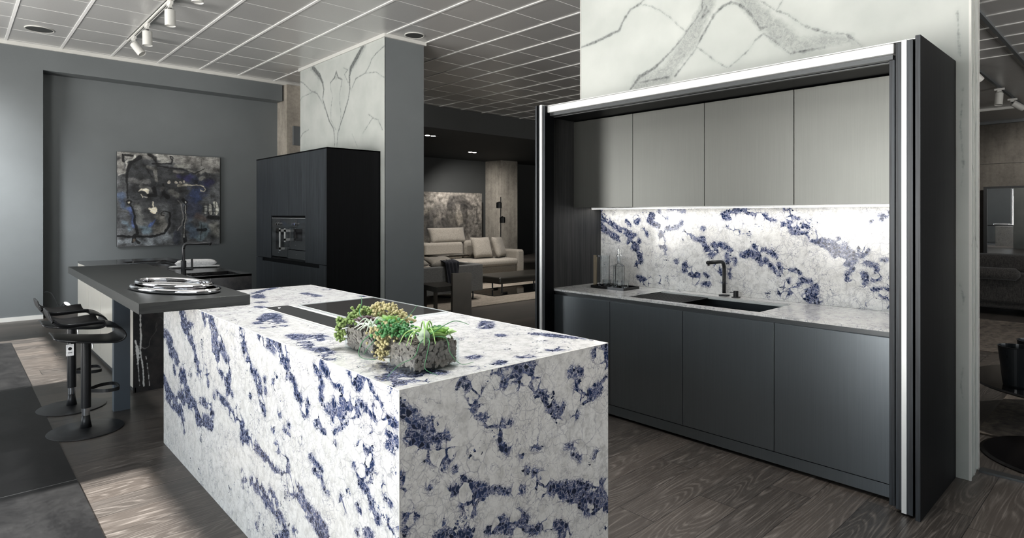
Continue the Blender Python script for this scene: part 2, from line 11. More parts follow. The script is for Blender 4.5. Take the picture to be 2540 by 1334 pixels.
ART1 = """150,148,142,0.06|1.914,2.339,0.0662 2.25,2.362,0.0576 2.604,2.346,0.0727 3.235,2.331,0.1057;140,138,132,0.05|1.892,2.223,0.0491 1.903,2.082,0.0435;120,118,114,0.06|2.85,2.266,0.1007 3.275,2.192,0.0796;35,37,40,0.08|2.136,2.198,0.1472 2.136,2.016,0.1471 2.484,2.031,0.1547 2.85,2.074,0.1006 3.17,2.033,0.1046;30,32,36,0.08|2.136,1.781,0.1471 2.413,1.762,0.153 2.726,1.769,0.135;60,62,64,0.08|2.159,1.52,0.1135 2.319,1.442,0.1275 2.425,1.283,0.118;44,46,50,0.08|2.628,1.659,0.097 2.652,1.389,0.097 2.665,1.186,0.085;36,44,70,0.1|2.875,2.007,0.0756 3.04,1.86,0.1161 2.913,1.664,0.101 2.862,1.457,0.088 2.976,1.526,0.102;40,58,98,0.1|2.925,1.802,0.076 2.951,1.692,0.063;90,92,94,0.08|1.881,1.902,0.033 1.903,1.775,0.0325;60,80,110,0.08|1.903,1.724,0.0435 1.946,1.57,0.0385 1.914,1.647,0.0385;52,80,140,0.05|2.013,1.519,0.022 2.057,1.39,0.0225 2.074,1.234,0.0225;80,84,90,0.09|1.914,1.39,0.066 1.946,1.288,0.066;96,118,132,0.08|1.957,1.313,0.0275 2.024,1.209,0.022;110,112,110,0.06|2.102,1.572,0.0335 2.136,1.455,0.045 2.17,1.285,0.04;96,120,134,0.06|2.193,1.207,0.051 2.296,1.179,0.0345;60,86,140,0.03|2.366,1.363,0.014 2.285,1.245,0.0175;112,110,104,0.07|2.425,1.389,0.065 2.46,1.282,0.0715 2.389,1.177,0.0645;64,84,104,0.09|2.85,1.251,0.075 2.913,1.113,0.076;90,110,118,0.08|3.04,1.263,0.0575 3.105,1.137,0.052 3.002,1.042,0.051;76,62,56,0.07|2.976,1.402,0.051 3.079,1.346,0.039;128,128,120,0.07|3.235,1.233,0.0725 3.249,1.106,0.053;60,62,64,0.08|3.209,1.064,0.0595;120,128,134,0.08|1.914,1.019,0.0435 2.193,1.023,0.057 2.425,1.043,0.071 2.556,1.093,0.048;40,46,60,0.06|2.677,1.091,0.061 2.665,0.996,0.055;96,96,96,0.04|2.024,1.959,0.033 2.159,1.938,0.0395 2.273,1.943,0.029;90,90,88,0.05|2.17,1.86,0.028 2.273,1.811,0.0345;150,150,144,0.03|2.389,2.345,0.0356 2.484,2.325,0.0421 2.532,2.274,0.0301 2.413,2.247,0.018;16,17,20,0.03|2.285,2.378,0.0291 2.354,2.316,0.0296 2.366,2.238,0.018;14,15,18,0.012|1.93,2.328,0.014 2.069,2.334,0.0145;14,15,18,0.012|1.93,2.321,0.014 1.938,2.238,0.022;168,168,162,0.012|2.08,2.338,0.0145 2.057,2.278,0.0145 2.002,2.261,0.0145 1.974,2.227,0.014 1.982,2.176,0.012 1.952,2.123,0.011 1.941,2.058,0.009 1.87,2.03,0.008;18,19,22,0.015|2.159,2.317,0.0341 2.046,2.245,0.0225 2.013,2.165,0.028 1.98,2.086,0.0165 1.982,1.906,0.0135 1.991,1.777,0.011 1.988,1.674,0.0085;20,22,26,0.015|2.319,2.222,0.0105 2.46,2.223,0.011 2.58,2.239,0.0105 2.604,2.292,0.0135 2.598,2.339,0.0301;90,90,90,0.01|2.598,2.335,0.012 2.599,2.334,0.012;110,110,106,0.02|2.262,2.166,0.0205 2.354,2.144,0.0295 2.378,2.053,0.0235 2.378,1.96,0.0175;14,15,18,0.02|2.239,2.138,0.0055 2.285,2.075,0.007 2.319,2.024,0.0055;130,130,124,0.03|2.652,2.214,0.0306 2.825,2.217,0.031;110,108,104,0.03|2.64,2.119,0.022 2.75,2.104,0.0185;120,120,116,0.03|2.85,2.143,0.031 2.951,2.12,0.0255 3.079,2.154,0.026 3.17,2.159,0.033;22,22,26,0.02|2.389,2.186,0.0095 2.604,2.171,0.011 2.726,2.164,0.011 2.8,2.14,0.009 2.925,2.098,0.0085 3.079,2.182,0.0065;24,26,30,0.01|3.038,2.333,0.0035 3.04,2.222,0.004;40,36,80,0.07|2.726,2.041,0.043 2.825,2.018,0.044;34,32,70,0.07|3.157,1.962,0.0721;60,56,44,0.05|2.726,1.905,0.0245;110,110,104,0.04|3.002,2.012,0.0255 3.079,2.043,0.0155;10,11,13,0.02|2.46,1.923,0.012 2.484,1.763,0.03 2.532,1.711,0.036;12,13,15,0.02|2.343,1.839,0.035 2.366,1.734,0.023 2.273,1.732,0.029;70,70,70,0.03|2.46,1.843,0.0355;90,90,86,0.04|2.604,1.793,0.054 2.677,1.741,0.0365;190,182,168,0.01|2.55,1.95,0.024 2.552,1.949,0.024;190,182,168,0.01|2.65,1.95,0.021 2.652,1.949,0.0205;190,182,168,0.01|2.713,1.951,0.0205 2.716,1.95,0.021;190,182,168,0.01|2.775,1.967,0.0185 2.776,1.966,0.0185;150,146,132,0.012|2.677,1.904,0.016 2.8,1.901,0.022;176,170,150,0.006|2.8,1.908,0.009 3.014,1.912,0.0075 3.066,1.889,0.008 3.081,1.848,0.007 3.059,1.816,0.0065 3.021,1.821,0.006 3.014,1.839,0.0055;206,200,180,0.006|2.147,1.794,0.009 2.181,1.821,0.0145 2.25,1.804,0.023 2.256,1.771,0.014;206,200,180,0.006|2.17,1.743,0.005 2.187,1.697,0.0045;150,148,140,0.006|2.204,1.704,0.009 2.25,1.699,0.009;222,214,190,0.006|2.34,1.628,0.007 2.343,1.522,0.0085;222,214,190,0.008|2.273,1.521,0.015 2.319,1.508,0.0235 2.378,1.522,0.0175 2.343,1.469,0.0195 2.302,1.475,0.014;12,13,16,0.012|2.013,1.623,0.039 2.015,1.62,0.039;206,200,180,0.006|2.012,1.618,0.0155 2.013,1.616,0.0155;14,15,18,0.01|2.024,1.571,0.012 2.069,1.442,0.0145 2.102,1.26,0.017 2.119,1.13,0.019;12,13,16,0.01|1.859,1.116,0.014 2.057,1.095,0.0165 2.319,1.096,0.0165 2.484,1.135,0.017 2.556,1.255,0.0155 2.58,1.389,0.0145 2.556,1.47,0.0135 2.484,1.485,0.011 2.442,1.456,0.0085 2.448,1.416,0.0085 2.484,1.409,0.007;13,13,15,0.01|2.091,1.117,0.022 2.08,1.053,0.0335 2.057,1.001,0.0165;13,13,15,0.01|2.091,1.052,0.017 2.136,0.999,0.023;90,80,70,0.01|2.085,1.046,0.0165 2.082,1.02,0.013;12,13,16,0.01|2.75,1.675,0.0245 2.8,1.634,0.037;180,180,176,0.006|2.797,1.632,0.0125 2.802,1.618,0.0095;18,20,24,0.01|2.794,1.58,0.0175 2.781,1.389,0.0185 2.773,1.198,0.0185 2.788,1.006,0.031;150,150,146,0.004|2.79,1.58,0.005 2.781,1.197,0.005 2.773,1.075,0.0075;120,118,116,0.01|2.677,1.66,0.006 2.726,1.606,0.006 2.75,1.484,0.005 2.744,1.28,0.005 2.677,1.172,0.006;20,24,28,0.012|2.97,1.188,0.023 3.085,1.186,0.0235;20,24,28,0.006|3.027,1.305,0.005 3.027,1.027,0.005;170,172,166,0.012|3.092,1.569,0.0195 3.092,1.458,0.0195;176,176,168,0.012|3.157,1.584,0.026 3.17,1.458,0.026;180,180,170,0.012|3.235,1.627,0.0265 3.275,1.529,0.033 3.262,1.458,0.0265;22,24,26,0.004|3.053,1.541,0.0045 3.295,1.543,0.005;22,24,26,0.004|3.066,1.485,0.0045 3.295,1.479,0.005;22,24,26,0.004|3.137,1.598,0.0045 3.137,1.43,0.0045;22,24,26,0.004|3.196,1.612,0.005 3.199,1.43,0.0045;22,24,26,0.004|3.249,1.641,0.0045 3.251,1.43,0.0045;20,20,22,0.03|3.144,1.388,0.0325 3.288,1.373,0.0335"""
ART2 = """120,114,106,0.2|10.671,2.015,0.4471 12.945,2.024,0.5246;112,106,98,0.2|12.737,1.74,0.517 12.841,0.739,0.5206;60,58,55,0.15|10.805,1.234,0.203 10.941,0.783,0.2731 11.264,0.965,0.28 11.642,0.767,0.2871;44,43,42,0.1|10.76,1.346,0.1125 10.987,1.496,0.1145 10.851,0.897,0.136;74,70,66,0.15|11.264,1.534,0.28 11.358,1.154,0.2815;40,38,37,0.08|11.642,1.728,0.0955 11.738,1.922,0.1205 12.08,1.928,0.1485 12.329,1.775,0.1255 12.531,1.678,0.092;44,42,40,0.08|11.738,1.652,0.1925 11.69,1.343,0.1925 11.835,1.033,0.1945;30,29,29,0.06|12.229,1.656,0.1495 12.304,1.421,0.1005 12.329,1.243,0.1255;60,58,55,0.1|12.229,0.949,0.2245 12.129,0.755,0.1986;50,48,46,0.06|11.405,1.268,0.094 11.594,0.96,0.0955;90,86,80,0.1|12.634,1.341,0.2055 12.737,0.941,0.31;60,58,55,0.02|12.43,1.697,0.015 12.778,1.701,0.0155 12.778,1.341,0.013;60,58,55,0.02|12.737,1.141,0.013 12.971,1.131,0.013"""
import bpy, bmesh, math, random
import numpy as np
from mathutils import Vector, Matrix, noise as mnoise
C = bpy.context.scene.collection
PI = math.pi
rng = random.Random(7)

# ------------------------------------------------------------------ node helper
class NT:
    def __init__(s, name):
        s.m = bpy.data.materials.new(name); s.m.use_nodes = True
        s.t = s.m.node_tree; s.n = s.t.nodes; s.l = s.t.links
        s.b = s.n['Principled BSDF']
        s.tc = None
    def co(s):
        if not s.tc: s.tc = s.n.new('ShaderNodeTexCoord')
        return s.tc.outputs['Object']
    def put(s, sock, v):
        if v is None: return
        if hasattr(v, 'is_output') or isinstance(v, bpy.types.NodeSocket): s.l.new(v, sock)
        else: sock.default_value = v
    def math(s, op, a, b=None, c=None, clamp=False):
        n = s.n.new('ShaderNodeMath'); n.operation = op; n.use_clamp = clamp
        s.put(n.inputs[0], a)
        if b is not None: s.put(n.inputs[1], b)
        if c is not None: s.put(n.inputs[2], c)
        return n.outputs[0]
    def vmath(s, op, a, b=None):
        n = s.n.new('ShaderNodeVectorMath'); n.operation = op
        s.put(n.inputs[0], a)
        if b is not None: s.put(n.inputs[1], b)
        return n.outputs[0]
    def mapping(s, v, loc=(0,0,0), rot=(0,0,0), scale=(1,1,1)):
        n = s.n.new('ShaderNodeMapping'); s.put(n.inputs[0], v)
        n.inputs[1].default_value = loc; n.inputs[2].default_value = rot; n.inputs[3].default_value = scale
        return n.outputs[0]
    def noise(s, v, scale, detail=3, rough=.5, dist=0, col=False):
        n = s.n.new('ShaderNodeTexNoise'); s.put(n.inputs['Vector'], v)
        n.inputs['Scale'].default_value = scale; n.inputs['Detail'].default_value = detail
        n.inputs['Roughness'].default_value = rough; n.inputs['Distortion'].default_value = dist
        return n.outputs['Color'] if col else n.outputs[0]
    def vor(s, v, scale, feature='F1', out='Distance'):
        n = s.n.new('ShaderNodeTexVoronoi'); n.feature = feature; s.put(n.inputs['Vector'], v)
        n.inputs['Scale'].default_value = scale
        return n.outputs[out]
    def mr(s, v, a, b, c=0, d=1, smooth=False):
        n = s.n.new('ShaderNodeMapRange'); s.put(n.inputs[0], v)
        if smooth: n.interpolation_type = 'SMOOTHSTEP'
        n.inputs[1].default_value = a; n.inputs[2].default_value = b
        s.put(n.inputs[3], c); s.put(n.inputs[4], d)
        return n.outputs[0]
    def mix(s, f, a, b, mode='MIX'):
        n = s.n.new('ShaderNodeMix'); n.data_type = 'RGBA'; n.blend_type = mode
        s.put(n.inputs[0], f)
        for i, v in ((6, a), (7, b)):
            if isinstance(v, tuple) and len(v) == 3: v = (*v, 1)
            s.put(n.inputs[i], v)
        return n.outputs[2]
    def sep(s, v):
        n = s.n.new('ShaderNodeSeparateXYZ'); s.put(n.inputs[0], v); return n.outputs
    def comb(s, x, y, z):
        n = s.n.new('ShaderNodeCombineXYZ')
        for i, v in enumerate((x, y, z)): s.put(n.inputs[i], v)
        return n.outputs[0]
    def attr(s, name, out='Fac'):
        n = s.n.new('ShaderNodeAttribute'); n.attribute_name = name; return n.outputs[out]
    def white(s, v, out='Value'):
        n = s.n.new('ShaderNodeTexWhiteNoise'); n.noise_dimensions = '3D'; s.put(n.inputs[0], v); return n.outputs[out]
    def bump(s, h, strength=.3, dist=.01):
        n = s.n.new('ShaderNodeBump'); n.inputs['Strength'].default_value = strength
        n.inputs['Distance'].default_value = dist; s.put(n.inputs['Height'], h); s.l.new(n.outputs[0], s.b.inputs['Normal'])
    def set(s, col=None, rough=None, metal=None, spec=None, coat=None, coatr=None, trans=None, ior=None, emis=None, es=None, sheen=None):
        i = s.b.inputs
        if isinstance(col, tuple) and len(col) == 3: col = (*col, 1)
        for k, v in (('Base Color', col), ('Roughness', rough), ('Metallic', metal), ('Specular IOR Level', spec), ('Coat Weight', coat),
                     ('Coat Roughness', coatr), ('Transmission Weight', trans), ('IOR', ior), ('Emission Strength', es), ('Sheen Weight', sheen)):
            if v is not None: s.put(i[k], v)
        if emis: i['Emission Color'].default_value = (*emis, 1)
        return s

def srgb(r, g, b):
    f = lambda c: (c/255/12.92) if c/255 <= .04045 else ((c/255+.055)/1.055)**2.4
    return (f(r), f(g), f(b))

def simple(name, col, rough=.5, metal=0, vary=.08, scale=8, spec=None, bump=0, **k):
    s = NT(name)
    n = s.noise(s.co(), scale, 3)
    c2 = tuple(min(1, c*(1+vary*2)) for c in col); c1 = tuple(c*(1-vary*2) for c in col)
    s.set(col=s.mix(n, c1, c2), rough=rough, metal=metal, spec=spec, **k)
    if bump: s.bump(s.noise(s.co(), scale*12, 2), bump, .002)
    return s.m

def emit(name, col, st):
    s = NT(name); n = s.noise(s.co(), 40, 1)
    s.set(col=(0.8,0.8,0.8), rough=.6, emis=col); s.put(s.b.inputs['Emission Strength'], s.mr(n, 0, 1, st*.95, st*1.05))
    return s.m

# ------------------------------------------------------------------ materials
def blue_marble(name):
    s = NT(name); co = s.co()
    w1 = s.vmath('SUBTRACT', s.noise(co, 7, 3, col=True), (.5,.5,.5)); w1.node.inputs[1].default_value = (.5,.5,.5)
    w2 = s.vmath('SUBTRACT', s.noise(co, 38, 2, col=True), (.5,.5,.5))
    sc1 = s.n.new('ShaderNodeVectorMath'); sc1.operation = 'SCALE'; s.l.new(w1, sc1.inputs[0]); sc1.inputs['Scale'].default_value = .07
    sc2 = s.n.new('ShaderNodeVectorMath'); sc2.operation = 'SCALE'; s.l.new(w2, sc2.inputs[0]); sc2.inputs['Scale'].default_value = .018
    p = s.vmath('ADD', s.vmath('ADD', co, sc1.outputs[0]), sc2.outputs[0])
    a = s.attr('vein')
    e = s.math('ADD', a, s.math('MULTIPLY', s.math('SUBTRACT', s.noise(co, 30, 5, .68), .5), 1.1))
    vb = s.n.new('ShaderNodeTexVoronoi'); s.l.new(p, vb.inputs['Vector']); vb.inputs['Scale'].default_value = 21
    eb = s.vor(p, 21, 'DISTANCE_TO_EDGE')
    incl = s.math('MULTIPLY', s.math('LESS_THAN', s.sep(vb.outputs['Color'])[1], .36), s.mr(eb, .04, .12))
    e = s.math('SUBTRACT', e, s.math('MULTIPLY', incl, .9))
    dens = s.mr(e, .60, 1.05)
    halo = s.mr(e, -.05, 1.0)
    spor = s.mr(s.noise(co, 8, 4, .7), .60, .72, 0, .5)
    dens = s.math('MAXIMUM', dens, spor)
    halo = s.math('MAXIMUM', halo, s.math('MULTIPLY', spor, 1.2))
    # big blobs
    def blobs(scale, k, lo, hi):
        n = s.n.new('ShaderNodeTexVoronoi'); n.feature = 'F1'; s.l.new(p, n.inputs['Vector']); n.inputs['Scale'].default_value = scale
        r = s.sep(n.outputs['Color'])[0]
        ed = s.vor(p, scale, 'DISTANCE_TO_EDGE')
        on = s.math('LESS_THAN', r, s.math('MULTIPLY', dens, k))
        return s.math('MULTIPLY', on, s.mr(ed, lo, hi)), n.outputs['Color'], ed
    b1, c1, ed1 = blobs(62, .52, .05, .12)
    b2, c2, ed2 = blobs(135, .72, .05, .16)
    b3, c3, ed3 = blobs(310, .6, .02, .16)
    small = s.math('MAXIMUM', b2, b3)
    blue = s.math('MAXIMUM', b1, small)
    # vein networks
    l1 = s.mr(s.vor(p, 13, 'DISTANCE_TO_EDGE'), .0, .028, 1, 0)
    lm = s.mr(s.noise(co, 4, 3), .42, .62)
    l1 = s.math('MULTIPLY', l1, s.math('ADD', s.math('MULTIPLY', lm, .5), s.math('MULTIPLY', halo, .45)), clamp=True)
    l2 = s.math('MULTIPLY', s.mr(ed1, 0, .085, 1, 0), s.mr(halo, .25, .95, 0, .85))
    l2 = s.math('MAXIMUM', l2, s.math('MULTIPLY', s.mr(eb, 0, .035, 1, 0), s.mr(halo, .05, .7, 0, .95)))
    l2 = s.math('MAXIMUM', l2, s.math('MULTIPLY', s.mr(ed2, 0, .13, 1, 0), s.mr(halo, .5, 1.0, 0, .8)))
    rg_ = s.mr(s.math('ABSOLUTE', s.math('SUBTRACT', s.noise(p, 9, 5, .6), .5)), 0, .009, .75, 0)
    l2 = s.math('MAXIMUM', l2, s.math('MULTIPLY', rg_, s.mr(s.noise(co, 3.1, 2), .42, .6)))
    l3 = s.mr(s.vor(s.mapping(p, loc=(3.1,1.7,.4)), 34, 'DISTANCE_TO_EDGE'), .0, .045, 1, 0)
    l3 = s.math('MULTIPLY', l3, s.mr(s.noise(co, 6.3, 3), .42, .62, 0, .5))
    lines = s.math('MAXIMUM', s.math('MAXIMUM', l1, l2), l3)
    base = s.mix(s.mr(s.noise(p, 24, 6, .7), .45, .70), srgb(228,228,226), srgb(186,186,184))
    base = s.mix(s.mr(s.noise(co, 90, 3, .75), .52, .70, 0, .4), base, srgb(176,174,174))
    base = s.mix(s.mr(s.noise(co, 3.2, 2), .35, .65, 0, .3), base, srgb(216,213,207))
    hal = s.mix(s.mr(halo, .55, 1.0, 0, .35), base, srgb(196,200,222))
    col = s.mix(lines, hal, srgb(74,76,110))
    dk = s.mix(s.sep(c1)[1], srgb(22,30,50), srgb(40,56,92))
    dk2 = s.mix(s.sep(c2)[2], srgb(34,46,80), srgb(84,98,136))
    col = s.mix(small, col, dk2)
    col = s.mix(b1, col, dk)
    s.set(col=col, rough=.11, spec=.36)
    return s.m

def grey_marble(name):
    s = NT(name); co = s.co()
    n1 = s.math('SUBTRACT', s.noise(co, 22, 5, .65), .5)
    n0 = s.math('SUBTRACT', s.noise(co, 5, 3), .5)
    a = s.attr('vein'); bnd = s.attr('band')
    v = s.mr(s.math('ADD', a, s.math('MULTIPLY', n1, 1.0)), .86, 1.3)
    v = s.math('MULTIPLY', v, s.mr(s.noise(co, 45, 4, .75), .3, .58, .3, 1.0))
    v2 = s.mr(s.math('ADD', a, s.math('MULTIPLY', n1, 1.4)), .35, 1.2, 0, .25)
    b = s.mr(s.math('ADD', bnd, s.math('MULTIPLY', s.math('ADD', n1, n0), .7)), .8, 1.3)
    tex = s.mr(s.noise(co, 30, 6, .7, 1.5), .35, .65)
    fine = s.mr(s.vor(s.vmath('ADD', co, s.noise(co, 9, 3, col=True)), 9, 'DISTANCE_TO_EDGE'), 0, .025, 1, 0)
    base = s.mix(s.mr(s.noise(co, 2.2, 4), .35, .7), srgb(196,200,196), srgb(180,185,181))
    bandc = s.mix(tex, srgb(176,180,176), srgb(140,145,143))
    bandc = s.mix(s.math('MULTIPLY', fine, .6), bandc, srgb(120,124,124))
    col = s.mix(s.math('MULTIPLY', b, .85), base, bandc)
    col = s.mix(v2, col, srgb(160,165,164))
    col = s.mix(s.math('MULTIPLY', v, .85), col, srgb(78,82,83))
    s.set(col=col, rough=.16, spec=.45)
    return s.m

def wood_floor():
    s = NT('oak_plank_floor'); co = s.co(); x, y, z = s.sep(co)
    row = s.math('FLOOR', s.math('DIVIDE', y, .2))
    r1 = s.white(s.comb(row, 3.3, 0))
    xs = s.math('ADD', s.math('DIVIDE', x, 1.9), s.math('MULTIPLY', r1, 7.0))
    pid = s.math('FLOOR', xs)
    r2 = s.white(s.comb(row, pid, 1.7)); r3 = s.white(s.comb(row, pid, 9.1))
    fy = s.math('FRACT', s.math('DIVIDE', y, .2)); fx = s.math('FRACT', xs)
    gap = s.math('MAXIMUM', s.math('LESS_THAN', fy, .012), s.math('LESS_THAN', fx, .0016))
    gp = s.comb(s.math('MULTIPLY', s.math('ADD', x, s.math('MULTIPLY', r2, 37)), .8), s.math('MULTIPLY', s.math('ADD', y, s.math('MULTIPLY', r3, 11)), 7.5), r2)
    g = s.noise(gp, 1.0, 1.5, .4, .1)
    ring = s.math('FRACT', s.math('MULTIPLY', g, 22))
    ring = s.mr(s.math('ABSOLUTE', s.math('SUBTRACT', ring, .5)), .0, .5)
    ringm = s.math('MULTIPLY', s.mr(ring, .5, 1.0), s.mr(s.noise(s.mapping(co, scale=(3,60,3)), 1, 3, .6), .35, .6))
    pores = s.noise(s.mapping(co, scale=(5, 210, 5)), 1, 3, .6)
    pm = s.mr(pores, .52, .72)
    soft = s.noise(s.mapping(co, scale=(1.2, 30, 1)), 1, 3)
    light = s.math('MULTIPLY', s.math('ADD', s.math('MULTIPLY', ringm, .75), s.math('MULTIPLY', pm, .55)), s.mr(soft, .3, .7, .45, 1))
    base = s.mix(r3, srgb(58,54,51), srgb(84,78,73))
    base = s.mix(s.mr(r2, .6, 1, 0, .5), base, srgb(50,49,48))
    col = s.mix(s.math('MULTIPLY', light, .7), base, srgb(142,136,130))
    col = s.mix(gap, col, (.008,.008,.008))
    s.set(col=col, rough=s.mr(light, 0, 1, .36, .55), spec=.4)
    s.bump(s.math('SUBTRACT', s.math('MULTIPLY', light, -.3), gap), .25, .002)
    return s.m

def dark_wood(name, c1=(24,26,30), c2=(46,49,53), rough=.42, axis='z', spec=.4):
    s = NT(name); co = s.co()
    sc = {'z': (70, 70, 1.6), 'y': (70, 2, 70), 'x': (2, 70, 70)}[axis]
    g = s.noise(s.mapping(co, scale=sc), 1, 4, .6, .4)
    g2 = s.noise(s.mapping(co, scale=tuple(v*4 for v in sc)), 1, 2)
    f = s.mr(s.math('ADD', s.math('MULTIPLY', g, .7), s.math('MULTIPLY', g2, .3)), .38, .62)
    s.set(col=s.mix(f, srgb(*c1), srgb(*c2)), rough=rough, spec=spec)
    s.bump(f, .15, .001)
    return s.m

def brushed(name, c, rough=.32, metal=.85, axis='z'):
    s = NT(name); co = s.co()
    sc = {'z': (260, 260, 3), 'y': (260, 3, 260)}[axis]
    g = s.noise(s.mapping(co, scale=sc), 1, 3, .6)
    cl = s.noise(co, 2.2, 3)
    col = s.mix(s.mr(g, .3, .7), tuple(v*.95 for v in c), tuple(min(1, v*1.05) for v in c))
    col = s.mix(s.mr(cl, .3, .7, 0, .25), col, tuple(v*.75 for v in c))
    s.set(col=col, rough=rough, metal=metal)
    return s.m

def ceiling_mat():
    s = NT('perforated_metal_ceiling'); co = s.co(); x, y, z = s.sep(co)
    px = s.math('FRACT', s.math('DIVIDE', s.math('SUBTRACT', x, 2.33-.594*20), .594))
    py = s.math('FRACT', s.math('DIVIDE', s.math('SUBTRACT', y, 10.39-.592*40), .592))
    ex = s.math('MINIMUM', px, s.math('SUBTRACT', 1, px)); ey = s.math('MINIMUM', py, s.math('SUBTRACT', 1, py))
    lx = s.math('LESS_THAN', ex, .018); gx = s.math('LESS_THAN', s.math('ABSOLUTE', s.math('SUBTRACT', ex, .021)), .004)
    ly = s.math('LESS_THAN', ey, .007); gy = s.math('LESS_THAN', s.math('ABSOLUTE', s.math('SUBTRACT', ey, .009)), .002)
    cid = s.white(s.comb(s.math('FLOOR', s.math('DIVIDE', s.math('SUBTRACT', x, 2.33-.594*20), .594)), s.math('FLOOR', s.math('DIVIDE', s.math('SUBTRACT', y, 10.39-.592*40), .592)), 0))
    dots = s.vor(s.mapping(co, scale=(1,1,0)), 110, 'F1')
    d = s.mr(dots, .15, .3, .85, 1)
    col = s.mix(s.mr(cid, 0, 1, 0, .5), (.58,.58,.575), (.53,.53,.52))
    col = s.mix(1.0, col, s.comb(d, d, d), 'MULTIPLY')
    col = s.mix(s.math('MAXIMUM', gx, gy), col, (.12,.12,.12))
    col = s.mix(s.math('MAXIMUM', lx, ly), col, (.80,.80,.79))
    s.set(col=col, rough=.32, metal=.25, spec=.5)
    s.bump(s.math('MAXIMUM', lx, ly), .3, .004)
    return s.m

def concrete(name, c=(120,116,110)):
    s = NT(name); co = s.co()
    a = s.noise(co, 2.2, 6, .65); b = s.noise(co, 18, 5, .7); st = s.noise(s.mapping(co, scale=(9,9,.8)), 1, 4)
    f = s.math('ADD', s.math('MULTIPLY', a, .5), s.math('ADD', s.math('MULTIPLY', b, .25), s.math('MULTIPLY', st, .25)))
    cc = srgb(*c)
    s.set(col=s.mix(s.mr(f, .35, .65), tuple(v*.55 for v in cc), tuple(v*1.3 for v in cc)), rough=.85)
    s.bump(b, .3, .004)
    return s.m

def fabric(name, c, c2=None, scale=160, rough=.95):
    s = NT(name); co = s.co()
    a = s.noise(s.mapping(co, scale=(scale, scale, scale*.25)), 1, 2); b = s.noise(s.mapping(co, scale=(scale*.2, scale, scale)), 1, 2)
    c2 = c2 or tuple(v*1.25 for v in c)
    s.set(col=s.mix(s.mr(s.math('ADD', a, b), .75, 1.25), tuple(v*.8 for v in c), c2), rough=rough, sheen=.15)
    s.bump(s.math('ADD', a, b), .25, .002)
    return s.m

def glass(name, tint=(.97,.99,1.0), rough=0.0, ior=1.48):
    s = NT(name); n = s.noise(s.co(), 3, 1)
    s.set(col=s.mix(n, tint, tuple(v*.98 for v in tint)), rough=rough, trans=1, ior=ior)
    return s.m

def dark_marble(name, veins=True):
    s = NT(name); co = s.co()
    w = s.vmath('ADD', co, s.noise(co, 3, 3, col=True))
    a = s.mr(s.attr('vein'), .9, 1.15)
    na = s.math('SUBTRACT', s.noise(co, 40, 3), .5)
    a = s.mr(s.math('ADD', s.attr('vein'), s.math('MULTIPLY', na, .5)), .92, 1.06)
    f = s.mr(s.vor(w, 1.6, 'DISTANCE_TO_EDGE'), 0, .012, .5, 0)
    f = s.math('MULTIPLY', f, s.mr(s.noise(co, 3, 2), .45, .65))
    base = s.mix(s.mr(s.noise(co, 9, 6, .7), .35, .7), srgb(34,35,38), srgb(58,56,55))
    base = s.mix(s.math('MAXIMUM', a, f), base, srgb(214,214,212))
    s.set(col=base, rough=.14)
    return s.m

def art_mat(name, amp=.5):
    s = NT(name); co = s.co()
    c = s.attr('paint', 'Color')
    n1 = s.noise(s.mapping(co, scale=(1,1,1.6)), 26, 6, .75, .8); n2 = s.noise(co, 90, 4, .7); n3 = s.noise(s.mapping(co, scale=(8,8,60)), 1, 4)
    m = s.math('ADD', s.math('ADD', s.mr(n1, .3, .7, -.5, .5), s.mr(n2, .3, .7, -.3, .3)), s.mr(n3, .3, .7, -.15, .15))
    k = s.math('ADD', 1, s.math('MULTIPLY', m, amp))
    col = s.mix(1.0, c, s.comb(k, k, k), 'MULTIPLY')
    sp = s.mr(n2, .64, .72, 0, .3)
    col = s.mix(sp, col, srgb(170,172,170))
    dk = s.mr(s.noise(co, 55, 5, .7), .60, .68, 0, .55)
    col = s.mix(dk, col, srgb(14,15,18))
    s.set(col=col, rough=.6)
    s.bump(n2, .3, .003)
    return s.m

M = {}
M['blue'] = blue_marble('white_blue_marble')
M['grey'] = grey_marble('white_grey_veined_marble')
M['floor'] = wood_floor()
M['ceil'] = ceiling_mat()
M['wall'] = simple('dark_grey_paint', srgb(112,117,119), .55, vary=.04, scale=3, bump=.1)
M['wall_light'] = simple('grey_paint', srgb(98,102,104), .5, vary=.04, scale=3, bump=.1)
M['dwall'] = simple('charcoal_paint', srgb(66,68,68), .7, vary=.05, scale=2)
M['white'] = simple('white_trim_paint', srgb(214,214,210), .45, vary=.02)
M['veneer'] = dark_wood('black_stained_veneer', (30,33,37), (58,63,68))
M['veneer_shade'] = dark_wood('shaded_black_veneer', (4,5,7), (10,12,15), .5, 'z', .12)  # darker copy of the black veneer, shade put into its colour
M['veneer_in'] = dark_wood('charcoal_oak_veneer', (38,40,42), (66,66,66), .5)
M['upper'] = brushed('champagne_brushed_metal', (.135,.137,.128), .36, .85)
M['base'] = brushed('dark_brushed_metal', (.17,.19,.205), .28, .8)
M['channel'] = simple('anodised_grey_channel', (.10,.105,.108), .35, .7, vary=.03)
M['alu'] = simple('satin_aluminium', (.70,.715,.71), .35, .35, vary=.01)
M['chrome'] = simple('polished_chrome', (.9,.9,.92), .04, 1, vary=.01)
M['steel'] = simple('brushed_steel', (.6,.6,.6), .25, 1, vary=.03)
M['black'] = simple('matt_black', (.012,.013,.014), .42, vary=.05)
M['blackmetal'] = simple('black_powder_coat', (.02,.021,.023), .38, .3, vary=.05)
M['blackgloss'] = simple('gloss_black', (.006,.006,.007), .06, vary=.05)
M['bar'] = dark_wood('charcoal_bar_laminate', (36,38,38), (50,51,50), .4, 'x')
M['dmarble'] = dark_marble('black_white_veined_marble')
M['ovenglass'] = simple('smoked_oven_glass', (.035,.04,.043), .08, vary=.05, scale=3)
M['ovenblack'] = simple('black_oven_window', (.004,.004,.005), .05)
